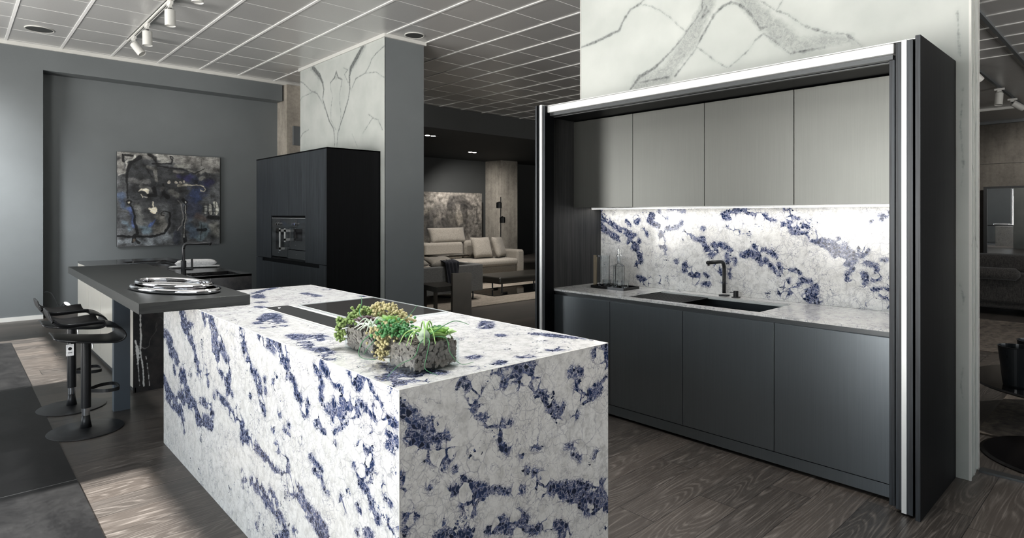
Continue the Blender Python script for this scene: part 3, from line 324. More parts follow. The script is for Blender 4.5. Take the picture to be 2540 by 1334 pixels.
M['hob'] = simple('dark_glass_hob', (.05,.048,.046), .05, vary=.03)
M['conc'] = concrete('board_marked_concrete', (168,162,152))
M['conc_dk'] = concrete('dark_concrete', (96,92,86))
M['gridw'] = simple('white_ceiling_grid', (.9,.9,.89), .4, vary=.01)
M['panelwhite'] = simple('gloss_cream_panel', srgb(206,202,192), .15, vary=.02)
M['glass'] = glass('clear_glass')
def thin_glass():
    s = NT('thin_box_glass'); n, l = s.n, s.l
    tr = n.new('ShaderNodeBsdfTransparent'); tr.inputs[0].default_value = (.95,.97,.97,1); gl = n.new('ShaderNodeBsdfGlossy'); gl.inputs['Roughness'].default_value = .02
    fr = n.new('ShaderNodeFresnel'); fr.inputs[0].default_value = 1.45; mx = n.new('ShaderNodeMixShader'); nz = s.mr(s.noise(s.co(), 4, 1), 0, 1, .98, 1.0)
    geo = n.new('ShaderNodeNewGeometry'); s.put(mx.inputs[0], s.math('MULTIPLY', s.math('MULTIPLY', fr.outputs[0], nz), s.math('SUBTRACT', 1, geo.outputs['Backfacing']))); l.new(tr.outputs[0], mx.inputs[1]); l.new(gl.outputs[0], mx.inputs[2]); l.new(mx.outputs[0], n['Material Output'].inputs[0]); return s.m
M['tglass'] = thin_glass()
M['bronze'] = simple('smoked_bronze', (.07,.06,.048), .3, .4, vary=.1)
M['sofa_l'] = fabric('beige_linen', srgb(150,144,135))
M['sofa_g'] = fabric('grey_upholstery', srgb(104,104,102))
M['sofa_d'] = fabric('charcoal_striped_weave', srgb(44,43,43), srgb(74,71,68), 90)
M['leather'] = simple('black_leather', (.028,.026,.022), .33, vary=.15, scale=20, bump=.2)
M['throw'] = fabric('navy_throw', (.012,.013,.02))
M['towel'] = fabric('white_cotton', (.82,.82,.82), (.9,.9,.9))
M['lamp'] = emit('warm_lamp_glow', (1,.93,.85), 14)
M['lampw'] = emit('white_lamp_glow', (1,.98,.95), 9)
M['led'] = emit('led_strip_glow', (1,.97,.9), 5)
M['champ'] = simple('champagne_metal', srgb(170,158,138), .35, .6, vary=.03)

def rug_mat(name, c1, c2, sc=30):
    s = NT(name); co = s.co()
    n = s.noise(co, sc, 4, .7); b = s.noise(s.mapping(co, scale=(2,10,2)), 1, 3); w = s.noise(s.mapping(co, scale=(220,30,1)), 1, 2)
    f = s.math('ADD', s.math('MULTIPLY', n, .5), s.math('ADD', s.math('MULTIPLY', b, .3), s.math('MULTIPLY', w, .2)))
    s.set(col=s.mix(s.mr(f, .38, .62), srgb(*c1), srgb(*c2)), rough=.95); s.bump(w, .4, .004); return s.m
M['rug'] = rug_mat('taupe_loop_rug', (120,112,102), (160,150,138))
M['rugR'] = rug_mat('worn_grey_brown_rug', (58,54,50), (128,118,108), 14)
def metal_sheet():
    s = NT('patinated_dark_sheet'); co = s.co()
    n = s.noise(s.mapping(co, scale=(1.6,1,1)), 2.4, 7, .72, .4); n2 = s.noise(co, 30, 5, .75)
    f = s.mr(s.math('ADD', s.math('MULTIPLY', n, .8), s.math('MULTIPLY', n2, .2)), .42, .72)
    y = s.sep(co)[1]
    seam = s.math('LESS_THAN', s.math('ABSOLUTE', s.math('SUBTRACT', s.math('FRACT', s.math('DIVIDE', s.math('SUBTRACT', y, 3.96-2.4*4), 2.4)), .0)), .0016)
    col = s.mix(f, (.006,.006,.0065), (.026,.026,.026))
    col = s.mix(seam, col, (.2,.2,.2))
    s.set(col=col, rough=s.mr(f, 0, 1, .55, .7), spec=.3); return s.m
M['sheet'] = metal_sheet()

# ------------------------------------------------------------------ geometry helpers
def obj(name, bm, m, parent=None, smooth=False, bev=0, seg=2):
    me = bpy.data.meshes.new(name); bm.normal_update(); bm.to_mesh(me); bm.free()
    if smooth:
        for p in me.polygons: p.use_smooth = True
    o = bpy.data.objects.new(name, me); C.objects.link(o)
    for mm in (m if isinstance(m, (list, tuple)) else [m]): me.materials.append(mm)
    if parent:
        o.parent = parent; o.matrix_parent_inverse = parent.matrix_world.inverted() if False else Matrix.Translation(-parent.location) if parent.type == 'EMPTY' else Matrix.Identity(4)
    if bev:
        b = o.modifiers.new('bevel', 'BEVEL'); b.width = bev; b.segments = seg; b.limit_method = 'ANGLE'; b.angle_limit = .6
        if smooth is False:
            for p in me.polygons: p.use_smooth = True
            b.harden_normals = True
    return o
def tag(o, label=None, cat=None, group=None, kind=None):
    if label: o['label'] = label
    if cat: o['category'] = cat
    if group: o['group'] = group
    if kind: o['kind'] = kind
    return o
def thing(name, label, cat, loc=(0,0,0), group=None):
    o = bpy.data.objects.new(name, None); C.objects.link(o); o.location = loc; o.empty_display_size = .1
    return tag(o, label, cat, group)
def bx(bm, x0, x1, y0, y1, z0, z1, mat=0):
    v = [bm.verts.new(p) for p in ((x0,y0,z0),(x1,y0,z0),(x1,y1,z0),(x0,y1,z0),(x0,y0,z1),(x1,y0,z1),(x1,y1,z1),(x0,y1,z1))]
    for f in ((3,2,1,0),(4,5,6,7),(0,1,5,4),(1,2,6,5),(2,3,7,6),(3,0,4,7)):
        bm.faces.new([v[i] for i in f]).material_index = mat
    return bm
def box(*a): return bx(bmesh.new(), *a)
def prism(bm, poly, z0, z1):
    a = [bm.verts.new((x, y, z0)) for x, y in poly]; b = [bm.verts.new((x, y, z1)) for x, y in poly]; n = len(poly)
    bm.faces.new(a[::-1]); bm.faces.new(b)
    for i in range(n): bm.faces.new((a[i], a[(i+1) % n], b[(i+1) % n], b[i]))
    bmesh.ops.recalc_face_normals(bm, faces=bm.faces)
    return bm
def tube(bm, pts, r, n=12, cap=True, closed=False):
    pts = [Vector(p) for p in pts]; N = len(pts); rs = r if isinstance(r, (list, tuple)) else [r]*N
    rings = []; up = None
    for i, p in enumerate(pts):
        if closed: d = (pts[(i+1) % N]-pts[i-1]).normalized()
        else: d = (pts[min(i+1, N-1)]-pts[max(i-1, 0)]).normalized()
        if up is None:
            up = Vector((0,0,1)) if abs(d.z) < .9 else Vector((1,0,0))
        a = d.cross(up).normalized(); b = a.cross(d).normalized(); up = b
        rings.append([bm.verts.new(p+rs[i]*(math.cos(2*PI*k/n)*a+math.sin(2*PI*k/n)*b)) for k in range(n)])
    for i in range(N if closed else N-1):
        A, B = rings[i], rings[(i+1) % N]
        for k in range(n): bm.faces.new((A[k], A[(k+1) % n], B[(k+1) % n], B[k]))
    if cap and not closed: bm.faces.new(rings[0][::-1]); bm.faces.new(rings[-1])
    bmesh.ops.recalc_face_normals(bm, faces=bm.faces)
    return bm
def lathe(bm, prof, c=(0,0,0), n=40, sx=1, sy=1, axis=None):
    rings = []
    R = axis or Matrix.Identity(3)
    for r, z in prof:
        rings.append([bm.verts.new(Vector(c)+R @ Vector((max(r,1e-5)*math.cos(2*PI*k/n)*sx, max(r,1e-5)*math.sin(2*PI*k/n)*sy, z))) for k in range(n)])
    for A, B in zip(rings, rings[1:]):
        for k in range(n): bm.faces.new((A[k], A[(k+1) % n], B[(k+1) % n], B[k]))
    bm.faces.new(rings[0][::-1]); bm.faces.new(rings[-1])
    bmesh.ops.remove_doubles(bm, verts=bm.verts, dist=2e-5)
    bmesh.ops.recalc_face_normals(bm, faces=bm.faces)
    return bm
def arc(p0, p1, p2, n=6):   # rounded corner between three points (quadratic)
    p0, p1, p2 = map(Vector, (p0, p1, p2)); return [tuple((1-t)**2*p0+2*t*(1-t)*p1+t*t*p2) for t in (i/n for i in range(n+1))]
def pillow(bm, w, d, h, M4, n=14, pinch=.12, seed=0):
    V = {}
    for side in (1, -1):
        for i in range(n+1):
            for j in range(n+1):
                u, v = i/n*2-1, j/n*2-1
                if side == -1 and (i in (0, n) or j in (0, n)): continue
                e = (1-u**4)**.55*(1-v**4)**.55
                k = 1-pinch*((1-abs(u))*(abs(v)) + (1-abs(v))*abs(u))*(abs(u*v)**.0)*.5*(max(abs(u),abs(v))**4)
                z = side*h/2*e*(1+.12*mnoise.noise(Vector((u*2+seed, v*2, side))))
                V[(side, i, j)] = bm.verts.new(M4 @ Vector((u*w/2*k, v*d/2*k, z)))
    g = lambda s, i, j: V[(s, i, j)] if (s, i, j) in V else V[(1, i, j)]
    for s in (1, -1):
        for i in range(n):
            for j in range(n):
                q = [g(s,i,j), g(s,i+1,j), g(s,i+1,j+1), g(s,i,j+1)]
                if s == -1: q = q[::-1]
                bm.faces.new(q)
    return bm

def strokes(txt):
    return [[tuple(map(float, p.split(','))) for p in s.split()] for s in txt.split(';')]
def field(U, W, sts, unit=.03, lo=-1.0, hi=1.5):
    f = np.full(U.shape, lo)
    for st in sts:
        for i in range(max(1, len(st)-1)):
            a = st[i]; b = st[min(i+1, len(st)-1)]
            dx, dy = b[0]-a[0], b[1]-a[1]; L = dx*dx+dy*dy
            t = np.zeros(U.shape) if L < 1e-9 else np.clip(((U-a[0])*dx+(W-a[1])*dy)/L, 0, 1)
            d = np.hypot(U-a[0]-t*dx, W-a[1]-t*dy)
            f = np.maximum(f, (a[2]+(b[2]-a[2])*t-d)/unit)
    return np.clip(f, lo, hi)-lo      # 0 = none, 1 = the stroke's edge
def grid(name, P, nu, nv, m, attrs, parent=None, flip=False, colors=None):
    """P(u,v) arrays in 0..1 -> (x,y,z) arrays."""
    u, v = np.meshgrid(np.linspace(0,1,nu+1), np.linspace(0,1,nv+1), indexing='ij')
    x, y, z = P(u, v); co = np.stack([x+0*u, y+0*u, z+0*u], -1).reshape(-1, 3)
    idx = np.arange((nu+1)*(nv+1)).reshape(nu+1, nv+1)
    f = np.stack([idx[:-1,:-1], idx[1:,:-1], idx[1:,1:], idx[:-1,1:]], -1).reshape(-1, 4)
    if flip: f = f[:, ::-1]
    me = bpy.data.meshes.new(name); me.from_pydata(co.tolist(), [], f.tolist()); me.update()
    for k, fn in attrs.items():
        a = me.attributes.new(k, 'FLOAT', 'POINT'); a.data.foreach_set('value', fn(u, v, co).astype(np.float32).ravel())
    if colors is not None:
        a = me.color_attributes.new('paint', 'FLOAT_COLOR', 'POINT'); a.data.foreach_set('color', colors(u, v, co).astype(np.float32).ravel())
    me.materials.append(m)
    o = bpy.data.objects.new(name, me); C.objects.link(o)
    if parent:
        o.parent = parent; o.matrix_parent_inverse = Matrix.Translation(-parent.location)
    return o

# ------------------------------------------------------------------ CAMERA (level, view shifted down)
cam = bpy.data.objects.new('camera', bpy.data.cameras.new('camera')); C.objects.link(cam)
cam.location = (0, 0, 1.42)
FWD = (math.cos(math.atan2(1612, 1500)), math.sin(math.atan2(1612, 1500)))
cam.rotation_euler = (PI/2, 0, math.atan2(FWD[1], FWD[0])-PI/2)
cam.data.sensor_width = 36; cam.data.lens = 36*1500/2540; cam.data.shift_y = (534-667)/2540
cam.data.clip_start = .05; cam.data.clip_end = 100
bpy.context.scene.camera = cam

# ------------------------------------------------------------------ SETTING
XL, XR, YF, YB, ZC = -2.5, 19.0, -6.0, 16.0, 3.75
def st(name, bm, m, parent=None, **k):
    o = obj(name, bm, m, parent, **k)
    if not parent: o['kind'] = 'structure'
    return o
st('floor', box(XL-.3, XR+.3, YF-.3, YB+.3, -.1, 0), M['floor'])
st('ceiling', box(XL-.3, XR+.3, YF-.3, YB+.3, ZC, ZC+.1), M['ceil'])
WIN = [(-.5, 3.95), (6.35, 8.95)]
WH = 2.85; SILL = .0
bm = bmesh.new(); ys = YF
for a, b in WIN+[(YB, YB)]:
    bx(bm, XL-.3, XL, ys, a, 0, ZC)
    if a < YB: bx(bm, XL-.3, XL, a, b, WH, ZC)
    ys = b
st('wall_left', bm, M['wall_light'])
def window_frame(i, a, b, x0=XL-.25, x1=XL-.15, n=3):
    bm = bmesh.new()
    bx(bm, x0, x1, a, a+.05, 0, WH); bx(bm, x0, x1, b-.05, b, 0, WH); bx(bm, x0, x1, a+.05, b-.05, WH-.05, WH); bx(bm, x0, x1, a+.05, b-.05, 0, .04)
    return st('window_%d' % i, bm, M['black'])
window_frame(1, *WIN[0]); window_frame(2, *WIN[1])
# wall behind the camera, with a window far right (feeds the lounge)
bm = bmesh.new()
FW = [(4.3, 9.0)]
xs = XL-.3
for a, b in FW+[(XR+.3, XR+.3)]:
    bx(bm, xs, a, YF-.3, YF, 0, ZC)
    if a < XR: bx(bm, a, b, YF-.3, YF, 2.7, ZC); bx(bm, a, b, YF-.3, YF, 0, .3)
    xs = b
st('wall_front', bm, M['wall'])
st('wall_right', box(XR, XR+.3, YF, YB, 0, ZC), M['conc_dk'])
# back wall of the show room: left return, lintel, niche
bm = bmesh.new()
bx(bm, XL, .945, 10.49, 11.0, 0, 3.70); bx(bm, .945, 4.27, 10.49, 11.0, 3.42, 3.70); bx(bm, XL, 4.3, 10.79, 11.0, 0, 3.43)
st('wall_back', bm, M['wall'])
bm = bmesh.new(); bx(bm, XL, 4.9, 10.455, 11.0, 3.70, 3.75)
st('trim_1', bm, M['white'])
st('baseboard_back', box(XL, .945, 10.475, 10.49, 0, .055), M['white'])
# concrete column at niche end, with junction box
st('trim_2', box(4.30, 4.95, 10.38, 11.0, 0, 3.70), M['conc'])
o = obj('junction_box', box(4.40, 4.56, 10.33, 10.378, 2.65, 2.98), M['wall_light'], bev=.004); tag(o, 'flat grey electrical box on concrete column above the oven cabinet', 'electrical box')
# bulkhead and lower ceiling over the lounge
st('wall_lounge', box(XL, XR, YB, YB+.3, 0, ZC), M['dwall'])
bm = bmesh.new(); bx(bm, 4.95, XR, 10.52, YB, 3.28, 3.74)
st('trim_3', bm, M['dwall'])
bm = bmesh.new(); bx(bm, 4.1, 4.3, 11.0, YB, 0, 3.7)
st('wall_lounge_side', bm, M['dwall'])
# marble clad pillar (behind the oven cabinet)
PX0, PX1, PY0, PY1 = 4.10, 4.69, 6.79, 9.34
st('wall_pillar', box(PX0, PX1, PY0, PY1, 0, ZC), M['wall'])
pv, pb = strokes(PV), strokes(PB)
o = grid('marble_cladding', lambda u, v: (0*u+PX0-.012, PY0+.001+u*(PY1-PY0-.002), v*3.71), 200, 290, M['grey'],
     {'vein': lambda u, v, c: field(c[:,1], c[:,2], pv), 'band': lambda u, v, c: field(c[:,1], c[:,2], pb, .08)}, flip=True)
o.name = 'wall_pillar_cladding'; o['kind'] = 'structure'
st('trim_4', bx(box(PX0-.035, PX0-.002, PY0-.035, PY1+.02, 3.705, 3.75), PX0-.002, PX1+.02, PY0-.035, PY0-.001, 3.705, 3.75), M['white'])
# marble partition the wall kitchen stands against
WX, WY0, WY1 = 4.0, .70, 3.424
wv, wb = strokes(WV), strokes(WB)
bm = bmesh.new(); bx(bm, WX+.16, WX+.22, WY0+.004, WY1-.004, 0, ZC); bx(bm, WX+.02, WX+.16, WY0+.004, WY0+.05, 0, ZC); bx(bm, WX+.02, WX+.16, WY1-.05, WY1-.004, 0, ZC); bx(bm, WX+.02, WX+.16, WY0+.05, WY1-.05, 2.3, 2.35)
st('wall_partition', bm, M['grey'])
def wallP(u, v): return (0*u+WX, WY0+u*(WY1-WY0), v*(ZC-2.24)+2.24)
o = grid('wall_partition_marble', wallP, 260, 150, M['grey'], {'vein': lambda u, v, c: field(c[:,1], c[:,2], wv), 'band': lambda u, v, c: field(c[:,1], c[:,2], wb, .08)}, flip=True); o['kind'] = 'structure'
wv2 = [[(.716+.0,z,.002) for z in ()]]
rv = [[(.73,2.10,.004),(.742,1.9,.004),(.728,1.7,.006),(.74,1.55,.004)], [(.745,1.05,.003),(.728,.98,.008),(.735,.9,.003)], [(.73,.6,.003),(.74,.5,.004),(.728,.42,.003)]]
o = grid('wall_partition_marble_low', lambda u, v: (0*u+WX, WY0+u*.062, v*2.24), 14, 300, M['grey'], {'vein': lambda u, v, c: field(c[:,1], c[:,2], rv)*.86}, flip=True); o['kind'] = 'structure'
ev = [[(4.03,3.05,.004),(4.10,2.93,.006),(4.17,3.05,.004)], [(4.04,2.1,.003),(4.08,2.2,.004),(4.13,2.32,.004),(4.17,2.2,.004),(4.19,2.08,.003)], [(4.04,2.1,.004),(4.08,2.0,.004),(4.13,1.86,.005),(4.18,1.98,.004)], [(4.05,1.7,.003),(4.12,1.62,.006),(4.15,1.5,.003)], [(4.04,1.25,.004),(4.12,1.32,.005),(4.19,1.24,.004)], [(4.06,.8,.003),(4.1,.7,.004)]]
o = grid('wall_partition_end', lambda u, v: (WX+u*.21, 0*u+WY0, v*ZC), 24, 360, M['grey'], {'vein': lambda u, v, c: field(c[:,0], c[:,2], ev)}); o['kind'] = 'structure'
st('trim_5', bx(bx(box(WX-.004, WX+.006, WY0-.006, WY0+.004, 0, ZC), WX+.10, WX+.104, WY0-.004, WY0, 0, ZC), WX+.206, WX+.214, WY0-.006, WY0+.004, 0, ZC), M['white'])
st('trim_6', box(WX-.005, WX+.22, WY1-.002, WY1+.004, 2.25, ZC), M['white'])
st('threshold', box(4.17, 4.23, -4.0, .69, 0, .012), M['channel']).name = 'trim_7'

bm = bmesh.new()
for k in range(-9, 16): bx(bm, 2.33+.594*k-.014, 2.33+.594*k+.014, YF, 10.45 if 2.33+.594*k < 4.9 else 10.6, ZC-.009, ZC)
for k in range(-1, 32):
    yy = 10.39-.592*k
    if yy > YF: bx(bm, XL, 12.5, yy-.0035, yy+.0035, ZC-.002, ZC)
st('trim_12', bm, M['gridw'])
# dark sheet laid on the planks at left
o = obj('floor_runner', box(-1.9, .5, .4, 8.72, .001, .006), M['sheet']); tag(o, 'dark patinated runner on the plank floor at bottom left', 'floor runner')

# ------------------------------------------------------------------ KITCHEN ISLAND
NL, FL, NR, FR = (.950,1.498), (.981,4.25), (1.905,1.490), (1.92,4.215)
ZT = .916
isl = thing('kitchen_island', 'white island clad in blue veined marble, in the centre of the photo', 'kitchen island', (1.44, 2.85, 0))
lf, ff, tf = strokes(LEFT), strokes(FRONT), strokes(TOP)
L_ = lambda a, b, t: a+(b-a)*t
def topP(u, v):
    x0 = L_(NL[0], FL[0], v); x1 = L_(NR[0], FR[0], v); y0 = L_(NL[1], NR[1], u); y1 = L_(FL[1], FR[1], u)
    return (L_(x0, x1, u), L_(y0, y1, v), 0*u+ZT)
o = grid('worktop', topP, 90, 260, M['blue'], {'vein': lambda u, v, c: field(c[:,0], c[:,1], tf)}, isl)
o = grid('side_panel', lambda u, v: (L_(NL[0], FL[0], u), L_(NL[1], FL[1], u), v*ZT), 300, 100, M['blue'], {'vein': lambda u, v, c: field(c[:,1], c[:,2], lf)}, isl, flip=True)
o = grid('end_panel', lambda u, v: (L_(NL[0], NR[0], u), L_(NL[1], NR[1], u), v*ZT), 130, 120, M['blue'], {'vein': lambda u, v, c: field(c[:,0], c[:,2], ff)}, isl)
grid('side_panel', lambda u, v: (L_(NR[0], FR[0], u), L_(NR[1], FR[1], u), v*ZT), 4, 4, M['blue'], {}, isl)
grid('end_panel', lambda u, v: (L_(FL[0], FR[0], u), L_(FL[1], FR[1], u), v*ZT), 4, 4, M['blue'], {}, isl, flip=True)
bm = bmesh.new()
e = .0012
for a, b in (((*NL,ZT),(*FL,ZT)), ((*NL,ZT),(*NR,ZT)), ((*NR,ZT),(*FR,ZT)), ((*NL,0.01),(*NL,ZT))): tube(bm, (a, b), e, 6)
obj('mitre_edge', bm, M['white'], isl)

# induction hob and downdraft strip
hb = thing('induction_hob', 'dark glass induction hob with steel rim set into the marble island', 'hob', (1.65, 2.9, ZT))
obj('glass_plate', box(1.422, 1.885, 2.52, 3.262, ZT+.001, ZT+.006), M['hob'], hb, bev=.001)
bm = bmesh.new(); r = .0045
bx(bm, 1.417, 1.422, 2.515, 3.267, ZT+.0005, ZT+.008); bx(bm, 1.885, 1.89, 2.515, 3.267, ZT+.0005, ZT+.008); bx(bm, 1.422, 1.885, 2.515, 2.52, ZT+.0005, ZT+.008); bx(bm, 1.422, 1.885, 3.262, 3.267, ZT+.0005, ZT+.008)
obj('steel_rim', bm, M['alu'], hb)
hs = thing('extractor_strip', 'narrow dark downdraft extractor strip beside the island hob', 'extractor', (1.31, 2.9, ZT))
obj('cover', box(1.25, 1.375, 2.48, 3.30, ZT+.001, ZT+.006), M['black'], hs, bev=.001)
bm = bmesh.new(); bx(bm, 1.24, 1.25, 2.47, 3.31, ZT+.0005, ZT+.0045); bx(bm, 1.375, 1.39, 2.47, 3.31, ZT+.0005, ZT+.0045); bx(bm, 1.25, 1.375, 2.47, 2.48, ZT+.0005, ZT+.0045)
obj('marble_rim', bm, M['white'], hs)
obj('indicator', lathe(bmesh.new(), [(.006, 0), (.006, .001)], (1.30, 3.235, ZT+.006), 12), M['lampw'], hs)

# ------------------------------------------------------------------ BREAKFAST BAR + DARK ISLAND
bar = thing('breakfast_bar', 'charcoal slab bar top on a plate leg, spanning both islands', 'breakfast bar', (1.0, 5.0, 0))
poly = [(.702,3.53), (1.245,3.51), (1.335,6.42), (.757,6.49)]
o = obj('bar_top', prism(bmesh.new(), poly, .9175, .973), M['bar'], bar, bev=.0015)
obj('leg', box(.870, .972, 5.155, 5.215, 0, .9175), simple('slate_blue_laminate', srgb(84,92,100), .4, vary=.04), bar, bev=.001)

di = thing('dark_island', 'low island with black veined marble top and pale panelled side, behind the bar', 'kitchen island', (1.55, 7.0, 0))
DX0, DX1, DY0, DY1, DZ = 1.075, 2.0, 5.60, 8.45, .895
vv = [[(1.115,.85,.002),(1.135,.72,.0035),(1.125,.6,.004),(1.13,.45,.006),(1.125,.33,.004),(1.145,.18,.004),(1.15,.04,.005)], [(1.09,.42,.003),(1.105,.34,.012),(1.11,.22,.003),(1.12,.05,.002)], [(1.17,.86,.002),(1.125,.72,.002)], [(1.17,.86,.0015),(1.3,.68,.0015),(1.5,.42,.0015)], [(1.165,.28,.001),(1.185,.12,.002),(1.19,.04,.002)],[(1.13,.3,.001),(1.10,.22,.0015)]]
grid('marble_end', lambda u, v: (DX0+u*(DX1-DX0), DY0+0*u, v*DZ), 160, 140, M['dmarble'], {'vein': lambda u, v, c: field(c[:,0], c[:,2], vv)}, di)
bm = bmesh.new(); bx(bm, DX0+.02, DX1, DY0+.004, DY1, .03, .60); bx(bm, DX0+.02, DX1, 5.604, 5.64, .6, .87); 
obj('carcass', bm, M['black'], di)
# top with openings for sink and hob: built from strips
SK = (1.53, 1.93, 5.66, 6.02); HB = (1.43, 1.86, 7.1, 8.0)
bm = bmesh.new()
def ring_top(bm, X0, X1, Y0, Y1, z0, z1, holes):
    ys = sorted({Y0, Y1} | {h[2] for h in holes} | {h[3] for h in holes})
    for a, b in zip(ys, ys[1:]):
        hs_ = [h for h in holes if h[2] <= a+1e-6 and h[3] >= b-1e-6]
        xs = X0
        for h in sorted(hs_): bx(bm, xs, h[0], a, b, z0, z1); xs = h[1]
        bx(bm, xs, X1, a, b, z0, z1)
ring_top(bm, DX0, DX1, DY0, DY1, DZ-.02, DZ, [SK, HB])
obj('worktop', bm, M['dmarble'], di)
w = (DY1-DY0)/4
for i in range(4): obj('side_panel', box(DX0, DX0+.018, DY0+.006+i*w, DY0+(i+1)*w-.008, .04, DZ-.021), M['panelwhite'], di, bev=.001)
obj('plinth', box(DX0+.012, DX0+.02, DY0, DY1, 0, .04), M['channel'], di)
def basin(name, label, X0, X1, Y0, Y1, zt, d, mat, parent=None):
    o = None
    bm = bmesh.new(); t = .003
    bx(bm, X0, X1, Y0, Y1, zt-d-t, zt-d); bx(bm, X0, X0+t, Y0, Y1, zt-d, zt-.001); bx(bm, X1-t, X1, Y0, Y1, zt-d, zt-.001); bx(bm, X0+t, X1-t, Y0, Y0+t, zt-d, zt-.001); bx(bm, X0+t, X1-t, Y1-t, Y1, zt-d, zt-.001)
    return obj(name, bm, mat, parent)
basin('sink_bowl', None, *SK, DZ, .17, M['dmarble'], di)
h2 = thing('recessed_hob', 'black glass hob recessed in the far end of the dark marble top', 'hob', (1.65, 7.55, DZ-.05))
obj('glass_plate', box(HB[0], HB[1], HB[2], HB[3], DZ-.03, DZ-.024), M['ovenblack'], h2)

def mixer(name, label, base, h, reach, dirv, r=.014, rc=.019, body=.0):
    t = thing(name, label, 'tap', base)
    b = Vector(base); d = Vector(dirv).normalized()
    pts = [tuple(b+Vector((0,0,.02))), tuple(b+Vector((0,0,h-.05)))]
    pts += arc(b+Vector((0,0,h-.05)), b+Vector((0,0,h)), b+Vector((0,0,h))+d*.05, 7)
    pts += [tuple(b+Vector((0,0,h))+d*reach)]
    obj('spout', tube(bmesh.new(), pts, r, 16), M['blackmetal'], t, smooth=True)
    tip = b+Vector((0,0,h))+d*(reach-.012)
    obj('aerator', tube(bmesh.new(), (tip, tip-Vector((0,0,r+.008))), r*.6, 12), M['chrome'] if rc > .02 else M['blackmetal'], t, smooth=False)
    return t, b, d
tp, b, d = mixer('kitchen_tap', 'matt black angular tap with side lever on the dark marble island', (1.49, 5.79, DZ), .283, .25, (.66,-.75,0), .0125, .021)
obj('body', lathe(bmesh.new(), [(.021, 0.003), (.021, .13), (.015, .135)], b, 24), M['blackmetal'], tp)
obj('base_ring', lathe(bmesh.new(), [(.026, 0), (.026, .004)], b, 24), M['chrome'], tp)
obj('lever', bx(tube(bmesh.new(), (b+Vector((.015,-.012,.06)), b+Vector((.055,-.06,.06))), .013, 14), b.x+.045, b.x+.058, b.y-.068, b.y-.045, b.z+.05, b.z+.15), M['blackmetal'], tp)

tw = thing('folded_towel', 'rolled white cloth lying on the dark marble top behind the tap', 'cloth', (1.83, 6.65, DZ))
bm = bmesh.new(); pillow(bm, .38, .13, .075, Matrix.Translation((1.83, 6.66, DZ+.044)) @ Matrix.Rotation(-.32, 4, 'Z'), pinch=.0)
obj('roll', bm, M['towel'], tw, smooth=True)
bm = bmesh.new(); pillow(bm, .46, .15, .02, Matrix.Translation((1.82, 6.66, DZ+.012)) @ Matrix.Rotation(-.32, 4, 'Z'), pinch=.0)
obj('fold', bm, M['towel'], tw, smooth=True)

# chrome two-tier oval dish on bar
ds = thing('chrome_tray', 'polished chrome oval two-tiered platter on the charcoal bar', 'platter', (.985, 4.03, .973))
def oval(cx, cy, a, b_, z, rot, n=64): return [(cx+a*math.cos(t)*math.cos(rot)-b_*math.sin(t)*math.sin(rot), cy+a*math.cos(t)*math.sin(rot)+b_*math.sin(t)*math.cos(rot), z) for t in (2*PI*i/n for i in range(n))]
obj('lower_ring', tube(bmesh.new(), oval(.985, 4.02, .155, .355, .973+.016, .30), .015, 14, closed=True), M['chrome'], ds, smooth=True)
obj('upper_ring', tube(bmesh.new(), oval(.99, 4.06, .135, .31, .973+.042, .30), .013, 14, closed=True), M['chrome'], ds, smooth=True)
R3 = Matrix.Rotation(.30, 3, 'Z')
obj('plate', lathe(bmesh.new(), [(.0,.006), (.6,.008), (.9,.02), (.985,.036), (.985,.039), (.9,.024), (.6,.012), (0,.010)], (.99,4.06,.973+.003), 64, .135, .31, axis=R3), M['chrome'], ds, smooth=True)
obj('base_plate', lathe(bmesh.new(), [(.0,.001), (.99,.006), (.99,.01), (0,.004)], (.985,4.02,.973), 64, .155, .355, axis=R3), M['chrome'], ds, smooth=True)

